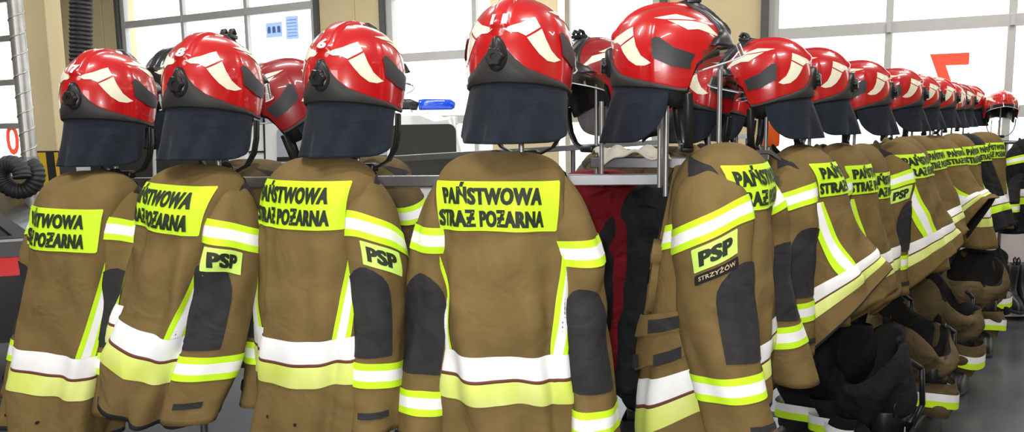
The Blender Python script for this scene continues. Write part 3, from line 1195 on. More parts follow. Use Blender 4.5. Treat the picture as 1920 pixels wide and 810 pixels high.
def hose(name, pts, rad, pitch, label, cat, m, clampm=None):
    """corrugated hose through points"""
    P = [Vector(p) for p in pts]
    dense = []
    for i in range(len(P) - 1):
        p0, p1, p2, p3 = P[max(i - 1, 0)], P[i], P[i + 1], P[min(i + 2, len(P) - 1)]
        for k in range(60):
            t = k / 60
            dense.append(.5 * ((2 * p1) + (p2 - p0) * t + (2 * p0 - 5 * p1 + 4 * p2 - p3) * t * t + (3 * p1 - p0 - 3 * p2 + p3) * t ** 3))
    dense.append(P[-1])
    L = [0]
    for i in range(1, len(dense)):
        L.append(L[-1] + (dense[i] - dense[i - 1]).length)
    n = int(L[-1] / pitch * 6)
    out, rr = [], []
    for i in range(n + 1):
        s = L[-1] * i / n
        j = min(max(1, int(np.searchsorted(L, s))), len(L) - 1)
        t = (s - L[j - 1]) / max(L[j] - L[j - 1], 1e-9)
        out.append(dense[j - 1].lerp(dense[j], t))
        rr.append(rad * (1 - .10 * (.5 - .5 * math.cos(2 * PI * s / pitch))))
    mb = MB()
    mb.tube(out, rr, 20)
    o = mb.build(name, m, None, True)
    return tag(o, label, cat)


M['hose_rib'] = M['hose']
hp = [at(152, y, 5.6) for y in (-260, -120, 0, 60, 100, 120)]
hose('exhaust_hose', hp, .078, .030, 'black ribbed exhaust hose hanging beside the beige pillar', 'hose', M['hose'])
c = at(40, 332, 4.7)
pts = []
for k in range(15):
    a = 2 * PI * k / 12
    pts.append((c.x + .02 * k / 12 - .04 + .085 * math.cos(a), c.y + .12 * (k / 14 - .5), c.z + .085 * math.sin(a)))
hose('coiled_hose', pts, .052, .022, 'black hose coil hanging beside the thin steel pipe at the left edge', 'hose', M['hose'])

# ================================================================== WHITE VAN
vr = at(868, 330, 7.2)
vroot = empty('van', (vr.x, vr.y, 0), 'white emergency van with dark windows and a blue roof light behind the jackets', 'van')
vroot.rotation_euler = (0, 0, R(2))
# local: x to the left is the front (negative x), near side at y = 0
VH = at(800, 210, 7.2).z


def vprof(y):
    return 0
mb = MB()
sec = [(0.0, .35), (.02, .9), (-.02, 1.25), (-.10, 1.62), (-.22, VH - .06), (-.36, VH), (-3.0, VH + .01), (-3.35, VH - .05), (-3.9, 1.25), (-4.7, 1.05), (-4.85, .85), (-4.88, .35)]
# loft of body sections across y with tumblehome
ys = [0, .05, .9, 1.75, 1.8]
V = []
for y in ys:
    e = 0 if .01 < y < 1.79 else .03
    for (x, z) in sec:
        inset = .10 * max(0, (z - 1.0) / .8) * (1 if y <= .06 else (-1 if y >= 1.7 else 0))
        V.append((x + (e if x < -2 else -e), y + inset, z - (e if z > 1.5 else 0)))
k = len(sec)
mb.add(V, gridf(k, len(ys)) + [tuple(range(k)), tuple(reversed(range(k * 4, k * 5)))])
body = smooth_by_angle(mb.build('body', M['white_paint'], vroot), 35)


def vside(name, poly, m, off=.012, parent=None):
    """panel on the near side, poly in (x, z)"""
    V0 = [(x, .10 * max(0, (z - 1.0) / .8) - off, z) for x, z in poly]
    V1 = [(x, .10 * max(0, (z - 1.0) / .8) + .03, z) for x, z in poly]
    n = len(poly)
    f = [tuple(range(n)), tuple(reversed(range(n, 2 * n)))] + [(i, i + n, (i + 1) % n + n, (i + 1) % n) for i in range(n)]
    o = MB(); o.add(V0 + V1, f)
    return o.build(name, m, parent or vroot)


def vx(px):
    return (at(px, 300, 7.2).x - vr.x)


def vz(y, px=750):
    return at(px, y, 7.15).z


def rr_poly(px0, px1, y0, y1, r=.05):
    return rrect(vx(px0), vx(px1), vz(y1), vz(y0), r, 4)


vside('side_window', rr_poly(732, 856, 234, 352, .07), M['dark_glass'])
vside('side_window', rr_poly(522, 726, 236, 352, .05), M['pale_glass'])
vside('side_window', rr_poly(300, 462, 246, 330, .05), M['dark_glass'])
vside('side_window', rr_poly(180, 292, 246, 330, .05), M['dark_glass'])
vside('window_bar', rrect(vx(522), vx(726), vz(299), vz(291), .004), M['black_paint'], .02)
vside('door_seam', rrect(vx(497), vx(500), vz(420), vz(215), .002), M['black_paint'], .014)
vside('door_seam', rrect(vx(466), vx(498), vz(282), vz(279), .002), M['black_paint'], .014)
vside('door_seam', rrect(vx(288), vx(290), vz(420), vz(215), .002), M['black_paint'], .014)
vside('mirror', rrect(vx(440), vx(470), vz(300), vz(278), .02), M['white_paint'], .12)
lb = MB()
x0, x1 = vx(690), vx(856)
lb.box((vx(700), .55, VH), (vx(850), .80, VH + .025), bev=.006)
bar = lb.build('light_bar', M['white_paint'], vroot)
mb = MB()
mb.tube([(vx(778), .66, VH + .078), (vx(790), .66, VH + .078), (vx(842), .66, VH + .075), (vx(851), .66, VH + .066)], [.052, .06, .056, .03], 18)
mb.build('blue_lens', M['blue_lens'], bar, True)
mb = MB()
mb.tube([(vx(700), .66, VH + .065), (vx(712), .66, VH + .08), (vx(760), .66, VH + .085), (vx(776), .66, VH + .06)], [.02, .05, .055, .045], 14)
mb.build('siren', M['plastic'], bar, True)
mb = MB()
mb.tube([(vx(768), .5, VH), (vx(720), .5, VH + .42)], .004, 6)
mb.build('antenna', M['plastic'], vroot)
for xw in (-.75, -3.9):
    mb = MB()
    mb.tube([(xw, -.03, .34), (xw, .22, .34)], .34, 32)
    smooth_by_angle(mb.build('wheel', M['hose'], vroot))

# ================================================================== DARK CAR AT THE LEFT EDGE
cr = at(64, 500, 4.6)
croot = empty('car', (cr.x, cr.y, 0), 'black car with a red side stripe at the left edge of the photo', 'car')
croot.rotation_euler = (0, 0, R(20))


def cz(y):
    return at(30, y, 4.5).z


zs_ = dict(roof=cz(360), belt=cz(452), rt=cz(486), rb=cz(520), sill=cz(600))
mb = MB()
# rear of the car is at x = 0, its body runs to the left
prof = [(0.02, .30), (.06, zs_['rb']), (.03, zs_['belt']), (-.30, zs_['roof'] - .02), (-.60, zs_['roof'] + .05), (-1.7, zs_['roof'] + .06), (-2.4, zs_['belt'] + .02), (-3.4, zs_['belt'] - .1), (-3.55, .5), (-3.5, .28)]
V = []
for y in (0, .04, .8, 1.56, 1.6):
    for x, z in prof:
        tum = .16 * max(0, (z - zs_['belt']) / .4) * (1 if y < .1 else (-1 if y > 1.5 else 0))
        V.append((x, y + tum, z))
k = len(prof)
mb.add(V, gridf(k, 5) + [tuple(range(k)), tuple(reversed(range(4 * k, 5 * k)))])
smooth_by_angle(mb.build('body', M['black_paint'], croot), 35)


def cside(name, poly, m, off=.008):
    mb = MB()
    V0 = [(x, .16 * max(0, (z - zs_['belt']) / .4) - off, z) for x, z in poly]
    V1 = [(x, .16 * max(0, (z - zs_['belt']) / .4) + .02, z) for x, z in poly]
    n = len(poly)
    mb.add(V0 + V1, [tuple(range(n)), tuple(reversed(range(n, 2 * n)))] + [(i, i + n, (i + 1) % n + n, (i + 1) % n) for i in range(n)])
    return mb.build(name, m, croot)


cside('red_stripe', [(-3.4, zs_['rb']), (.055, zs_['rb']), (.04, zs_['rt']), (-3.4, zs_['rt'])], M['red_stripe'])
cside('side_window', [(-1.2, zs_['belt'] + .02), (-.12, zs_['belt'] + .02), (-.36, zs_['roof'] - .03), (-1.2, zs_['roof'] + .0)], M['dark_glass'])
cside('chrome_trim', [(-1.2, zs_['belt'] - .012), (.03, zs_['belt'] - .012), (.03, zs_['belt'] + .004), (-1.2, zs_['belt'] + .004)], M['alu'])
cside('roof_rail', [(-1.4, zs_['roof'] + .02), (-.42, zs_['roof'] + .01), (-.40, zs_['roof'] + .035), (-1.4, zs_['roof'] + .05)], M['alu'], .02)
cside('door_sill', [(-2.6, cz(606)), (-.3, cz(606)), (-.3, cz(588)), (-2.6, cz(588))], M['white_paint'], .02)
for xw in (-.62, -2.9):
    mb = MB(); mb.tube([(xw, -.02, .31), (xw, .2, .31)], .31, 32)
    smooth_by_angle(mb.build('wheel', M['hose'], croot))

# ================================================================== THE RACK
rk = empty('clothes_rack', (1.0, 2.9, 0), 'long metal rack of rails and upright rods that the jackets and helmets hang on', 'rack')
rkm = rk.matrix_basis.translation


def rkpart(mb, name, m):
    o = mb.build(name, m, rk)
    for v in o.data.vertices:
        v.co -= Vector((1.0, 2.9, 0))
    return o


def rail(p, q, w, h, name='rail', m=None):
    p, q = Vector(p), Vector(q)
    d = (q - p)
    L = d.length
    mt = Matrix.Translation(p) @ d.to_track_quat('X', 'Z').to_matrix().to_4x4()
    mb = MB()
    mb.box((0, -w / 2, -h / 2), (L, w / 2, h / 2), mtx=mt, bev=.003)
    return rkpart(mb, name, m or M['alu'])


def post(p, z0, z1, r=.014, name='post', m=None):
    mb = MB(); mb.tube([(p[0], p[1], z0), (p[0], p[1], z1)], r, 12)
    return smooth_by_angle(rkpart(mb, name, m or M['alu']))


RZ = 1.40
A0, A1 = at(180, 345, 2.62), at(1236, 345, 2.42)
rail((A0.x, A0.y, RZ), (A1.x, A1.y, RZ), .03, .035)
B0, B1 = at(1110, 335, 2.62), at(1245, 335, 2.50)
rail((B0.x, B0.y, RZ + .045), (B1.x + .1, B1.y, RZ + .045), .05, .035)
C0, C1 = Vector((.52, 2.46, RZ)), Vector((3.25, 6.0, RZ))
rail(C0, C1, .03, .035)
D0, D1 = Vector((-1.3, 3.1, RZ)), Vector((2.1, 6.9, RZ))
rail(D0, D1, .03, .035)
for q in (C0, C1, D0, D1, C0.lerp(C1, .5), D0.lerp(D1, .5), Vector((A0.x, A0.y, 0))):
    post((q.x, q.y), .0, RZ + .02, .016)
for t in (0.02, .33, .66, 1):
    a, b = C0.lerp(C1, t), D0.lerp(D1, t)
    rail((a.x, a.y, .12), (b.x, b.y, .12), .03, .03)
# end bracket with a short bevelled top
b0 = at(1412, 300, 2.55)
mb = MB()
bz = at(1412, 282, 2.55).z
mb.prism([(-.075, -.02), (-.045, 0), (.055, 0), (.085, -.025), (.085, -.035), (.05, -.012), (-.042, -.012), (-.07, -.035)], -.02, .02)
mb.box((.018, -.02, -.115), (.042, .02, -.010))
mb.box((-.075, -.02, -.115), (.08, .02, -.085))
o = mb.build('end_bracket', M['alu'], rk)
o.location = (b0.x - 1.0, b0.y - 2.9, bz)


# ================================================================== HELMETS
HG = 'red helmets on the rods of the rack'
ROD_LIST = []


def helmet(px, yrim, Y, yaw, label, rod=True, rod_z=None, **kw):
    p = at(px, yrim, Y)
    loc = Vector((p.x, p.y, p.z + .05))
    r = make_helmet('fire_helmet', loc, yaw, label, kw.pop('group', HG), **kw)
    if rod:
        ROD_LIST.append((loc, rod_z))
    return r


M['blackshell'] = mat('black_shell_paint', (.02, .02, .022), .3, coat=.6)
helmet(210, 229, 2.40, 79, 'red helmet numbered 7 with a navy neck curtain, leftmost on the rack', number='7', pitch=3, clip=False)
helmet(404, 213, 2.18, 77, 'red helmet numbered 8 with a navy neck curtain, second from the left', number='8', pitch=5, roll=0)
helmet(668, 200, 2.08, 68, 'red helmet numbered 6 with a navy neck curtain and dangling black strap', number='6', pitch=3, clip=False)
helmet(976, 166, 1.92, 69, 'red helmet numbered 11, tallest in the front row, above the widest jacket', number='11', pitch=2, clip=False)
helmet(1250, 164, 2.10, -4, 'large red helmet in side view with a raised clear visor, facing right', grey=True, curtain_len=.15, strap=True)
helmet(1438, 192, 2.72, 152, 'red helmet facing left right behind the large side view helmet', pitch=4)
helmet(1520, 194, 3.15, 149, 'red helmet facing left, second of the receding right row', pitch=4)
helmet(1604, 203, 3.65, 152, 'red helmet facing left, third of the receding right row', pitch=4)
helmet(1674, 204, 4.3, 148, 'red helmet facing left, fourth of the receding right row', pitch=4)
helmet(1712, 206, 4.9, 149, 'red helmet facing left, fifth of the receding right row, half hidden', pitch=4)
helmet(1746, 206, 5.4, 150, 'red helmet facing left, sixth of the receding right row, before the red seven', pitch=4)
helmet(1768, 208, 5.9, 168, 'red helmet facing left, seventh of the receding right row, below the red seven', pitch=2)
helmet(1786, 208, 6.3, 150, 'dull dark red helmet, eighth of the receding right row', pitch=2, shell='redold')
helmet(1808, 208, 6.7, 145, 'small red helmet farthest along the receding right row', pitch=2)
# far side of the rack
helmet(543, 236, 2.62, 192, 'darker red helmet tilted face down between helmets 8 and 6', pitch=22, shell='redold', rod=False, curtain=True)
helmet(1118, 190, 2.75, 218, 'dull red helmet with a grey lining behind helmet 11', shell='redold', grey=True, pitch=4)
helmet(1330, 208, 3.0, 8, 'red helmet with a clear visor tucked behind the large side view helmet', pitch=6)
helmet(1382, 216, 3.6, 10, 'red helmet peeping out between the large helmet and its left facing neighbour', pitch=8)
helmet(348, 205, 2.8, 70, 'black helmet mostly hidden behind helmet 8', shell='blackshell', rod=False, curtain=True)
h28 = helmet(1240, 250, 3.7, 95, 'red helmet numbered 28 low behind the rods below the large helmet', number='28', scale=.9, rod=False, curtain=False, strap=False, pitch=0, plate=False)

for loc, rz in ROD_LIST:
    post((loc.x, loc.y), RZ - .02, loc.z + .12, .007, 'rod', M['steel'])
# extra bare rods
for px, Y in ((1237, 2.36), (1246, 2.44), (1348, 2.30), (1128, 2.45)):
    q = at(px, 250, Y)
    post((q.x, q.y), RZ - .02, at(px, 130 if px == 1348 else 190, Y).z, .007, 'rod', M['steel'])

# ================================================================== JACKETS


def jk(px, py, Y, yaw, label, name='turnout_jacket', group=JG, **kw):
    p = at(px, py, Y)
    return Jacket(name, p, yaw, label, group=group, **kw)


# front row, backs to the camera
jk(172, 320, 2.30, -24, 'khaki jacket below helmet 7, leftmost, sign and band in full view', seed=3, lean=(-.10, -.10), curve=(-.08, 0), hemtilt=-.05, sign_z=-.10, band_z=-.515, L=.80, snaps=True)
jk(374, 308, 2.14, -31, 'khaki jacket below helmet 8 whose hem swings up to show its dark edge', seed=8, lean=(-.16, -.14), curve=(-.10, 0), twist=-.2, hemtilt=-.25, badge=(0, .75), L=.66, band_z=-.42, dent=.012, wr=1.5, sign_z=-.05, up=.03, sleeve_drop=(0, -.02))
jk(607, 293, 2.04, -31, 'khaki jacket below helmet 6 with a PSP sleeve badge', seed=14, lean=(-.06, -.05), badge=(0, .6), L=.76, band_z=-.455, sign_z=-.058, up=.02, tilt=.045, snaps=True)
jk(940, 284, 1.93, -10, 'khaki jacket below helmet 11 with both sleeves hanging at its sides', seed=21, lean=(0.02, -.02), L=.80, band_z=-.49, sleeve_drop=(.03, .06), sleeve_sw=((.03, -.02), (.015, -.02)), dent=.016, tilt=.0, sign_z=-.068, band_gap=(.05, .05), wr=1.5, snaps=True)
# right row, sleeves and backs to the camera
jk(1360, 267, 2.12, 68, 'khaki jacket with PSP and town name badges and open front pockets', seed=33, lean=(-.0, .0), curve=(0, .0), badge=(.25, 0), town=1, front=True, D=.13, L=.80, sleeve_drop=(.02, .02), band_gap=(.035, .0), band_z=-.57, hemrise=.10, sleeve_sw=((0, -.10), (0, -.12)), slv_y=(-.0, -.07), slv_w=1.15, flare=.9, elbow=((.15, 2.3), (.8, 3.1)), sign_s=-.055, sign_z=-.055, tilt=.05)
jk(1502, 271, 2.70, 70, 'khaki jacket with a hem that kicks out right, second in the right row', seed=41, lean=(.02, -.03), D=.115, bflare=1.2, hemrise=.13, slv_y=(.01, .0), slv_lean=.3, sign_z=-.06, sign_s=-.035, elbow=((.1, 1.9), (.35, 2.15)), L=.74, band_z=-.50, sleeve_drop=(-.01, 0))
jk(1574, 268, 3.15, 64, 'khaki jacket third in the right row, its sign half covered', seed=45, lean=(.02, -.03), D=.11, bflare=.8, hemrise=.07, sign_s=-.04, slv_lean=.3, lod=1.5, L=.72)
jk(1616, 269, 3.45, 62, 'khaki jacket fourth in the right row with sign turned to camera', seed=51, lean=(.02, -.03), D=.10, bflare=.4, hemrise=.06, sign_s=-.06, sign_z=-.125, lod=1.5)
jk(1682, 262, 3.7, 64, 'khaki jacket in the right row with dark shoulder and a small PSP badge', seed=57, lean=(.02, -.03), D=.115, bflare=1.2, hemrise=.10, slv_y=(-.01, 0), slv_lean=.3, sign_z=-.065, lod=1.5, badge=(.5, 0), sign_s=-.07, band_z=-.50, L=.74)
jk(1694, 256, 4.1, 60, 'khaki jacket in the right row showing only a sliver of sign', seed=61, lean=(.02, -.03), D=.11, bflare=.8, hemrise=.04, lod=2, sign_z=-.16)
jk(1716, 254, 4.45, 48, 'khaki jacket in the right row with a long white piping stripe', seed=67, lean=(.03, -.06), D=.115, bflare=1.0, hemrise=.10, lod=2)
jk(1750, 254, 4.85, 46, 'khaki jacket in the right row with a wide white and yellow hem band', seed=71, lean=(.06, -.16), D=.115, bflare=1.4, hemrise=.16, lod=2)
jk(1788, 250, 5.3, 50, 'khaki jacket in the right row just before the black jacket', seed=75, lean=(.04, -.10), D=.12, bflare=.6, lod=2)
jk(1812, 250, 5.7, 52, 'black jacket among the khaki ones near the far end of the row', seed=79, style='black', lean=(.05, -.12), D=.11, bflare=1.0, hemrise=.04, lod=2)
jk(1842, 247, 6.1, 25, 'khaki jacket at the far end of the row, sign facing the camera', seed=83, lean=(.05, -.10), D=.11, lod=2)
# far side of the rack
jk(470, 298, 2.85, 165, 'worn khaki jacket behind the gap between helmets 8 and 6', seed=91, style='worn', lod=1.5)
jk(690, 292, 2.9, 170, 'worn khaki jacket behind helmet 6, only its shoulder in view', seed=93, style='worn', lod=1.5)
jk(1122, 318, 2.90, 172, 'red jacket hanging inside the rack between the two nearest jackets', seed=95, style='red', lod=1.5, sign=False, stripes=False, shoulder_pad=False, band=False, bands=False, group=None)
jk(1222, 345, 2.84, 165, 'black jacket hanging inside the rack beside the red one', seed=97, style='black', lod=1.5, sign=False, stripes=False, shoulder_pad=False, band=False, bands=False, group=None)
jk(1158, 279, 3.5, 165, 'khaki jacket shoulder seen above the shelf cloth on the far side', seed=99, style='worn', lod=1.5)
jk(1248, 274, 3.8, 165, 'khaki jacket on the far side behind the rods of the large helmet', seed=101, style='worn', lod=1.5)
jk(1330, 285, 3.7, 150, 'black jacket deep inside the rack behind the badge jacket', seed=103, style='black', lod=1.5, sign=False, stripes=False, band=False, bands=False, group=None)

# cloth thrown over the shelf rail
def cloth(name, p, w, d, label, m, seed, drop=.015):
    n, k = 44, 26
    rng = random.Random(seed)
    ph = [rng.uniform(0, 6.28) for _ in range(6)]
    V = []
    for side in (0, 1):
        for j in range(k):
            v = j / (k - 1) * 2 - 1
            for i in range(n):
                u = i / (n - 1) * 2 - 1
                edge = max(0, abs(v) - .55) / .45
                z = .010 * math.sin(4 * u + ph[0] + 1.5 * v) + .006 * math.sin(9 * u + ph[1] - 3 * v) + .004 * math.sin(11 * v + ph[2] + 2 * u) + .012 * (1 - u * u)
                z -= drop * edge ** 1.5
                V.append((u * w * (1 + .04 * math.sin(3 * v + ph[3])), v * d * (1 + .06 * math.sin(5 * u + ph[4])), z - .006 * side))
    f = gridf(n, k) + gridf(n, k, base=n * k, flip=True)
    rim = [i for i in range(n)] + [j * n + n - 1 for j in range(1, k)] + [(k - 1) * n + i for i in range(n - 2, -1, -1)] + [j * n for j in range(k - 2, 0, -1)]
    f += [(rim[(i + 1) % len(rim)], rim[i], rim[i] + n * k, rim[(i + 1) % len(rim)] + n * k) for i in range(len(rim))]
    o = mobj(name, V, f, m)
    o.location = p
    return tag(o, label, 'cloth')


q = at(1182, 322, 2.62)
cloth('canvas_cloth', (q.x, q.y, RZ + .075), .115, .12, 'pale canvas cloth lying crumpled on the top rail of the rack', M['towel'], 5)
# orange bag between the rods
q = at(1443, 252, 4.3)
mb = MB()
mb.box((-.05, -.04, -.07), (.05, .04, .07), bev=.025)
mb.tube([(-.03, 0, .07), (-.02, 0, .10), (.02, 0, .10), (.03, 0, .07)], .007, 8)
o = smooth_by_angle(mb.build('orange_bag', M['orange']), 50); o.location = q
tag(o, 'small orange bag seen between helmet rods above the end bracket', 'bag')

# ---- boots with the trousers pulled down over them, standing under the right row
def boot_mesh():
    """one boot, toe towards +x, sole on z = 0"""
    mb = MB()
    secs = []
    # rings from the sole up: (z, x back, x front, half width)
    for z, xb, xf, hw in ((.018, -.075, .205, .046), (.05, -.08, .21, .05), (.085, -.078, .185, .047), (.12, -.07, .10, .045), (.16, -.066, .065, .047), (.22, -.07, .062, .053), (.30, -.078, .068, .06), (.345, -.08, .07, .062), (.352, -.076, .066, .058), (.30, -.065, .055, .048)):
        ring = []
        for i in range(24):
            a = 2 * PI * i / 24
            c, sn = math.cos(a), math.sin(a)
            ring.append(((xb + xf) / 2 + (xf - xb) / 2 * math.copysign(abs(c) ** .8, c), hw * math.copysign(abs(sn) ** .8, sn), z))
        secs += ring
    mb.add(secs, gridf(24, 10, True))
    return mb


_boot = {}


def boot(loc, yaw, label, group):
    root = empty('fire_boot', loc, label, 'boot', group, (0, 0, R(yaw)))
    if not _boot:
        o = boot_mesh().build('upper', M['boot'], root, True)
        sm = MB()
        ring = []
        for z, g in ((0, 0), (.004, .004), (.02, .006), (.026, .001)):
            for i in range(24):
                a = 2 * PI * i / 24
                c, sn = math.cos(a), math.sin(a)
                ring.append((.065 + (.142 + g) * math.copysign(abs(c) ** .8, c), (.046 + g) * math.copysign(abs(sn) ** .8, sn), z))
        sm.add(ring, gridf(24, 4, True) + [tuple(reversed(range(24)))])
        o2 = sm.build('sole', M['sole'], root, True)
        loops = []
        for sg in (-1, 1):
            lp = MB()
            lp.tube([(-.02, sg * .055, .33), (-.02, sg * .06, .385), (0, sg * .06, .40), (.02, sg * .06, .385), (.02, sg * .055, .33)], .006, 8)
            loops.append(lp.build('pull_loop', M['boot'], root, True).data)
        tp = MB(); tp.box((-.0805, -.03, .24), (-.074, .03, .262), bev=.002)
        o4 = tp.build('reflective_tab', M['retro'], root)
        _boot.update({'upper': o.data, 'sole': o2.data, 'pull_loop': loops[0], 'pull_loop.001': loops[1], 'reflective_tab': o4.data})
    else:
        for k, me in _boot.items():
            link(bpy.data.objects.new(k.split('.')[0], me), root)
    return root


def trousers(px, Y, h, label, style='khaki', yaw=0., seed=1, lean=(0., 0.), width=.21):
    """bunker trousers bunched down round their boots: legs, open waist, band, braces"""
    p = at(px, 500, Y)
    root = empty('bunker_trousers', (p.x, p.y, 0), label, 'trousers', 'turnout trousers bunched over boots under the rack', (0, 0, R(yaw)))
    m = M['khaki_dark'] if style == 'khaki' else M['black_fab']
    rng = random.Random(seed)
    ph = [rng.uniform(0, 6.28) for _ in range(8)]
    # legs
    for sg in (-1, 1):
        n, k = 36, 34
        V = []
        for j in range(k):
            t = j / (k - 1)
            z = .10 + (h * .50 - .10) * t
            for i in range(n):
                a = 2 * PI * i / n
                r = .098 + .018 * math.sin(30 * z + ph[0] + 1.6 * math.sin(a + ph[1])) + .012 * math.sin(3 * a + ph[2] + 9 * z) + .01 * t
                V.append((r * math.cos(a) + lean[0] * z, sg * .098 + r * .95 * math.sin(a) + lean[1] * z, z + .012 * math.sin(2 * a + ph[3])))
        mb = mobj('trouser_leg', V, gridf(n, k, True), m, root)
        V = []
        for z0 in (.155, .19, .192, .228):
            for i in range(n):
                a = 2 * PI * i / n
                r = .126
                V.append((r * math.cos(a) + lean[0] * z0, sg * .098 + r * .95 * math.sin(a) + lean[1] * z0, z0 + .012 * math.sin(2 * a + ph[3])))
        mobj('ankle_band', V, gridf(n, 4, True), [M['lime'], M['retro']], mb, True, [0] * n + [1] * n + [1] * n)
    # waist: a sagging open bag
    n, k = 56, 26
    V = []
    mi = []
    prof = [(.0, .30), (.12, .55), (.3, .85), (.5, 1.0), (.7, 1.04), (.85, 1.0), (1., .93)]
    for j in range(k):
        t = j / (k - 1)
        z = h * .45 + h * .55 * t
        rr = np.interp(t, [q[0] for q in prof], [q[1] for q in prof])
        for i in range(n):
            a = 2 * PI * i / n
            w = .018 * math.sin(4 * a + ph[4] + 5 * z) + .012 * math.sin(7 * a + ph[5] - 12 * z) + .008 * math.sin(26 * z + 2 * math.sin(2 * a + ph[6]))
            pin = 1 - .28 * t * (.5 + .5 * math.cos(2 * a + ph[2])) + .10 * math.sin(3 * a + ph[0] + 3 * t)
            V.append(((width * .72 * rr * pin + w) * math.cos(a) + lean[0] * z, (width * rr * pin + w) * math.sin(a) + lean[1] * z, z + .11 * t * t * math.sin(a + ph[7]) + .03 * t * math.sin(3 * a + ph[3])))
    for t, sc in ((.97, .86), (.7, .84), (.3, .7), (.2, .01)):
        z = h * .45 + h * .55 * t
        for i in range(n):
            a = 2 * PI * i / n
            pin = 1 - .28 * t * (.5 + .5 * math.cos(2 * a + ph[2])) + .10 * math.sin(3 * a + ph[0] + 3 * t)
            V.append((width * .72 * sc * pin * math.cos(a) + lean[0] * z, width * sc * pin * math.sin(a) + lean[1] * z, z + .11 * t * t * math.sin(a + ph[7]) + .03 * t * math.sin(3 * a + ph[3])))
    mobj('waist', V, gridf(n, k + 4, True), [m, M['lining']], root, True, [0] * (n * (k - 1)) + [1] * (n * 4))
    br = MB()
    for sg in (-1, 1):
        pts = [(-width * .5, sg * .09, h * .98), (-width * .82, sg * .11, h * .90), (-width * .95, sg * .10, h * .6), (-width * .9, sg * .05, h * .35)]
        for i in range(len(pts) - 1):
            br.tube([Vector(pts[i]) + Vector((lean[0] * pts[i][2], lean[1] * pts[i][2], 0)), Vector(pts[i + 1]) + Vector((lean[0] * pts[i + 1][2], lean[1] * pts[i + 1][2], 0))], .012, 8)
    br.build('braces', M['plastic'], root, True)
    return p


SETS = [(1640, 3.25, .56, 'black', 200, 'bunched black trousers lowest in view, nearest the right row front', 3),
        (1722, 3.8, .54, 'khaki', 215, 'bunched khaki trousers beside the nearest black pair', 7),
        (1776, 4.4, .56, 'khaki', 230, 'khaki trousers with a wide open waist in the middle of the row', 11),
        (1822, 5.1, .56, 'khaki', 240, 'rounded khaki trousers near the far end of the row', 15),
        (1838, 5.75, .50, 'black', 230, 'black trousers farthest along the row', 19),
        (1545, 3.5, .62, 'black', 210, 'black trousers in the dark below the kicked out jacket hem', 23),
        (1640, 4.3, .60, 'black', 205, 'black trousers in the dark behind the nearest black pair', 27),
        (1215, 3.3, .62, 'black', 160, 'black trousers in the dark gap inside the rack', 31)]
for px, Y, h, st, yaw, lab, sd in SETS:
    p = trousers(px, Y, h, lab, st, yaw, sd)
    c, sn = math.cos(R(yaw)), math.sin(R(yaw))
    for sg, word in ((-1, 'left'), (1, 'right')):
        boot((p.x - sn * sg * .098, p.y + c * sg * .098, 0), yaw, word + ' black boot under the ' + lab.split(' under')[0].split(' lowest')[0].split(' in the')[0], 'boots under the trousers')

# ---- second rack and bench at the far right
fr_ = empty('clothes_rack', at(1905, 470, 6.5) * 1.0, 'second metal rack at the right edge with a helmet and black jackets', 'rack')
fr_.location.z = 0
fx, fy = fr_.location.x, fr_.location.y
rz2 = at(1890, 266, 6.5).z


def fpart(mb, name, m):
    o = mb.build(name, m, fr_)
    for v in o.data.vertices:
        v.co -= Vector((fx, fy, 0))
    return o


mb = MB(); q0, q1 = at(1852, 266, 6.5), at(2080, 266, 6.1)
mb.tube([(q0.x, q0.y, rz2), (q1.x, q1.y, rz2)], .016, 10); fpart(mb, 'rail', M['alu'])
for px in (1858, 1885, 2040):
    q = at(px, 270, 6.48)
    mb = MB(); mb.tube([(q.x, q.y, 0), (q.x, q.y, rz2)], .014, 10); fpart(mb, 'post', M['alu'])
q = at(1875, 226, 6.5)
mb = MB(); mb.tube([(q.x, q.y, rz2), (q.x, q.y, q.z + .12)], .007, 8); fpart(mb, 'rod', M['steel'])
helmet(1875, 219, 6.5, 248, 'small red helmet with its visor down alone on the far right rack', rod=False, curtain=False, strap=True, group=None, plate=False)
jk(1938, 258, 6.2, 24, 'black jacket with white and lime bands at the right photo edge', style='black', seed=111, lod=2, band_z=-.40, sign=False, stripes=False, group='black jackets on the far right rack', W=.2)
jk(1866, 275, 6.7, 40, 'small black jacket hanging under the lone helmet on the far rack', style='black', seed=113, lod=2, sign=False, stripes=False, band=False, group='black jackets on the far right rack', L=.45, W=.12, sleeve_drop=(-.35, -.35))

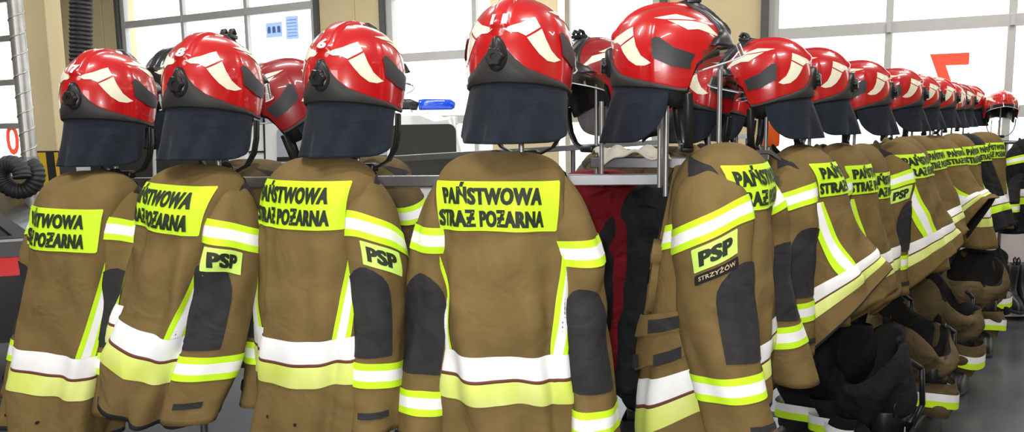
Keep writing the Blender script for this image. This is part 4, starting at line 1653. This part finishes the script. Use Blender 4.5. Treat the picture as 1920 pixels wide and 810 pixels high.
be = at(1960, 600, 5.95)
bench = empty('boot_bench', (be.x, be.y, 0), 'low red bench with boots lined up before it at the right edge', 'bench')
zr = at(1895, 522, 6.0).z
mb = MB(); mb.box((-.45, .10, zr - .05), (1.3, .16, zr + .02), bev=.006); mb.build('red_board', M['red_shelf'], bench)
mb = MB(); mb.box((-.45, -.16, .02), (1.3, .16, .06), bev=.005); mb.build('base', M['door_panel'], bench)
for x in (-.42, .45, 1.26):
    mb = MB(); mb.box((x - .02, .10, 0), (x + .02, .15, zr - .03)); mb.build('post', M['red_shelf'], bench)
for px, lab in ((1887, 'black fire boot on the red bench, leftmost of the row'), (1911, 'black fire boot on the red bench at the photo edge')):
    q = at(px, 600, 5.9)
    boot((q.x, q.y, .06), 262, lab, 'boots on the red bench')

# ================================================================== LIGHT
w = bpy.data.worlds.new('world')
SC.world = w
w.use_nodes = True
bg = w.node_tree.nodes['Background']
bg.inputs['Color'].default_value = (.93, .96, 1, 1)
bg.inputs['Strength'].default_value = 3.5


def area(name, loc, rot, sx, sy, power, col=(1, 1, 1)):
    d = bpy.data.lights.new(name, 'AREA')
    d.shape = 'RECTANGLE'
    d.size, d.size_y, d.energy, d.color = sx, sy, power, col
    o = bpy.data.objects.new(name, d)
    o.location, o.rotation_euler = loc, rot
    COL.objects.link(o)
    return o


# ceiling tubes
for x, y, p in ((-2.2, 1.2, 80), (1.4, 1.0, 80), (-1.2, 4.3, 60), (3.0, 4.3, 50), (-.2, -1.5, 70), (-6.0, 4.5, 75), (-4.5, 8.0, 95), (-.5, 7.2, 85), (3.8, 5.9, 50), (-9.5, 9.5, 95), (6.0, 2.5, 40)):
    area('ceiling_tube', (x, y, CEIL - .1), (0, 0, R(30)), 1.5, .10, p, (1, .98, .94))
# soft fill added behind the camera to brighten the jackets; no opening there
area('front_fill', (-2.6, -4.2, 2.2), (R(90), 0, R(-25)), 2.2, 2.6, 130, (1, .985, .96))
# flash of the camera
fd = bpy.data.lights.new('camera_flash', 'POINT')
fd.energy = 92
fd.shadow_soft_size = .03
fo = bpy.data.objects.new('camera_flash', fd)
fo.location = (-.04, -.02, 1.66)
COL.objects.link(fo)

SC.view_settings.view_transform = 'Standard'
SC.view_settings.look = 'None'
SC.view_settings.gamma = 1
SC.view_settings.exposure = 0
SC.view_settings.use_curve_mapping = False
SC.cycles.use_denoising = True
SC.cycles.max_bounces = 6
SC.cycles.transparent_max_bounces = 12
SC.cycles.caustics_reflective = False
SC.cycles.caustics_refractive = False
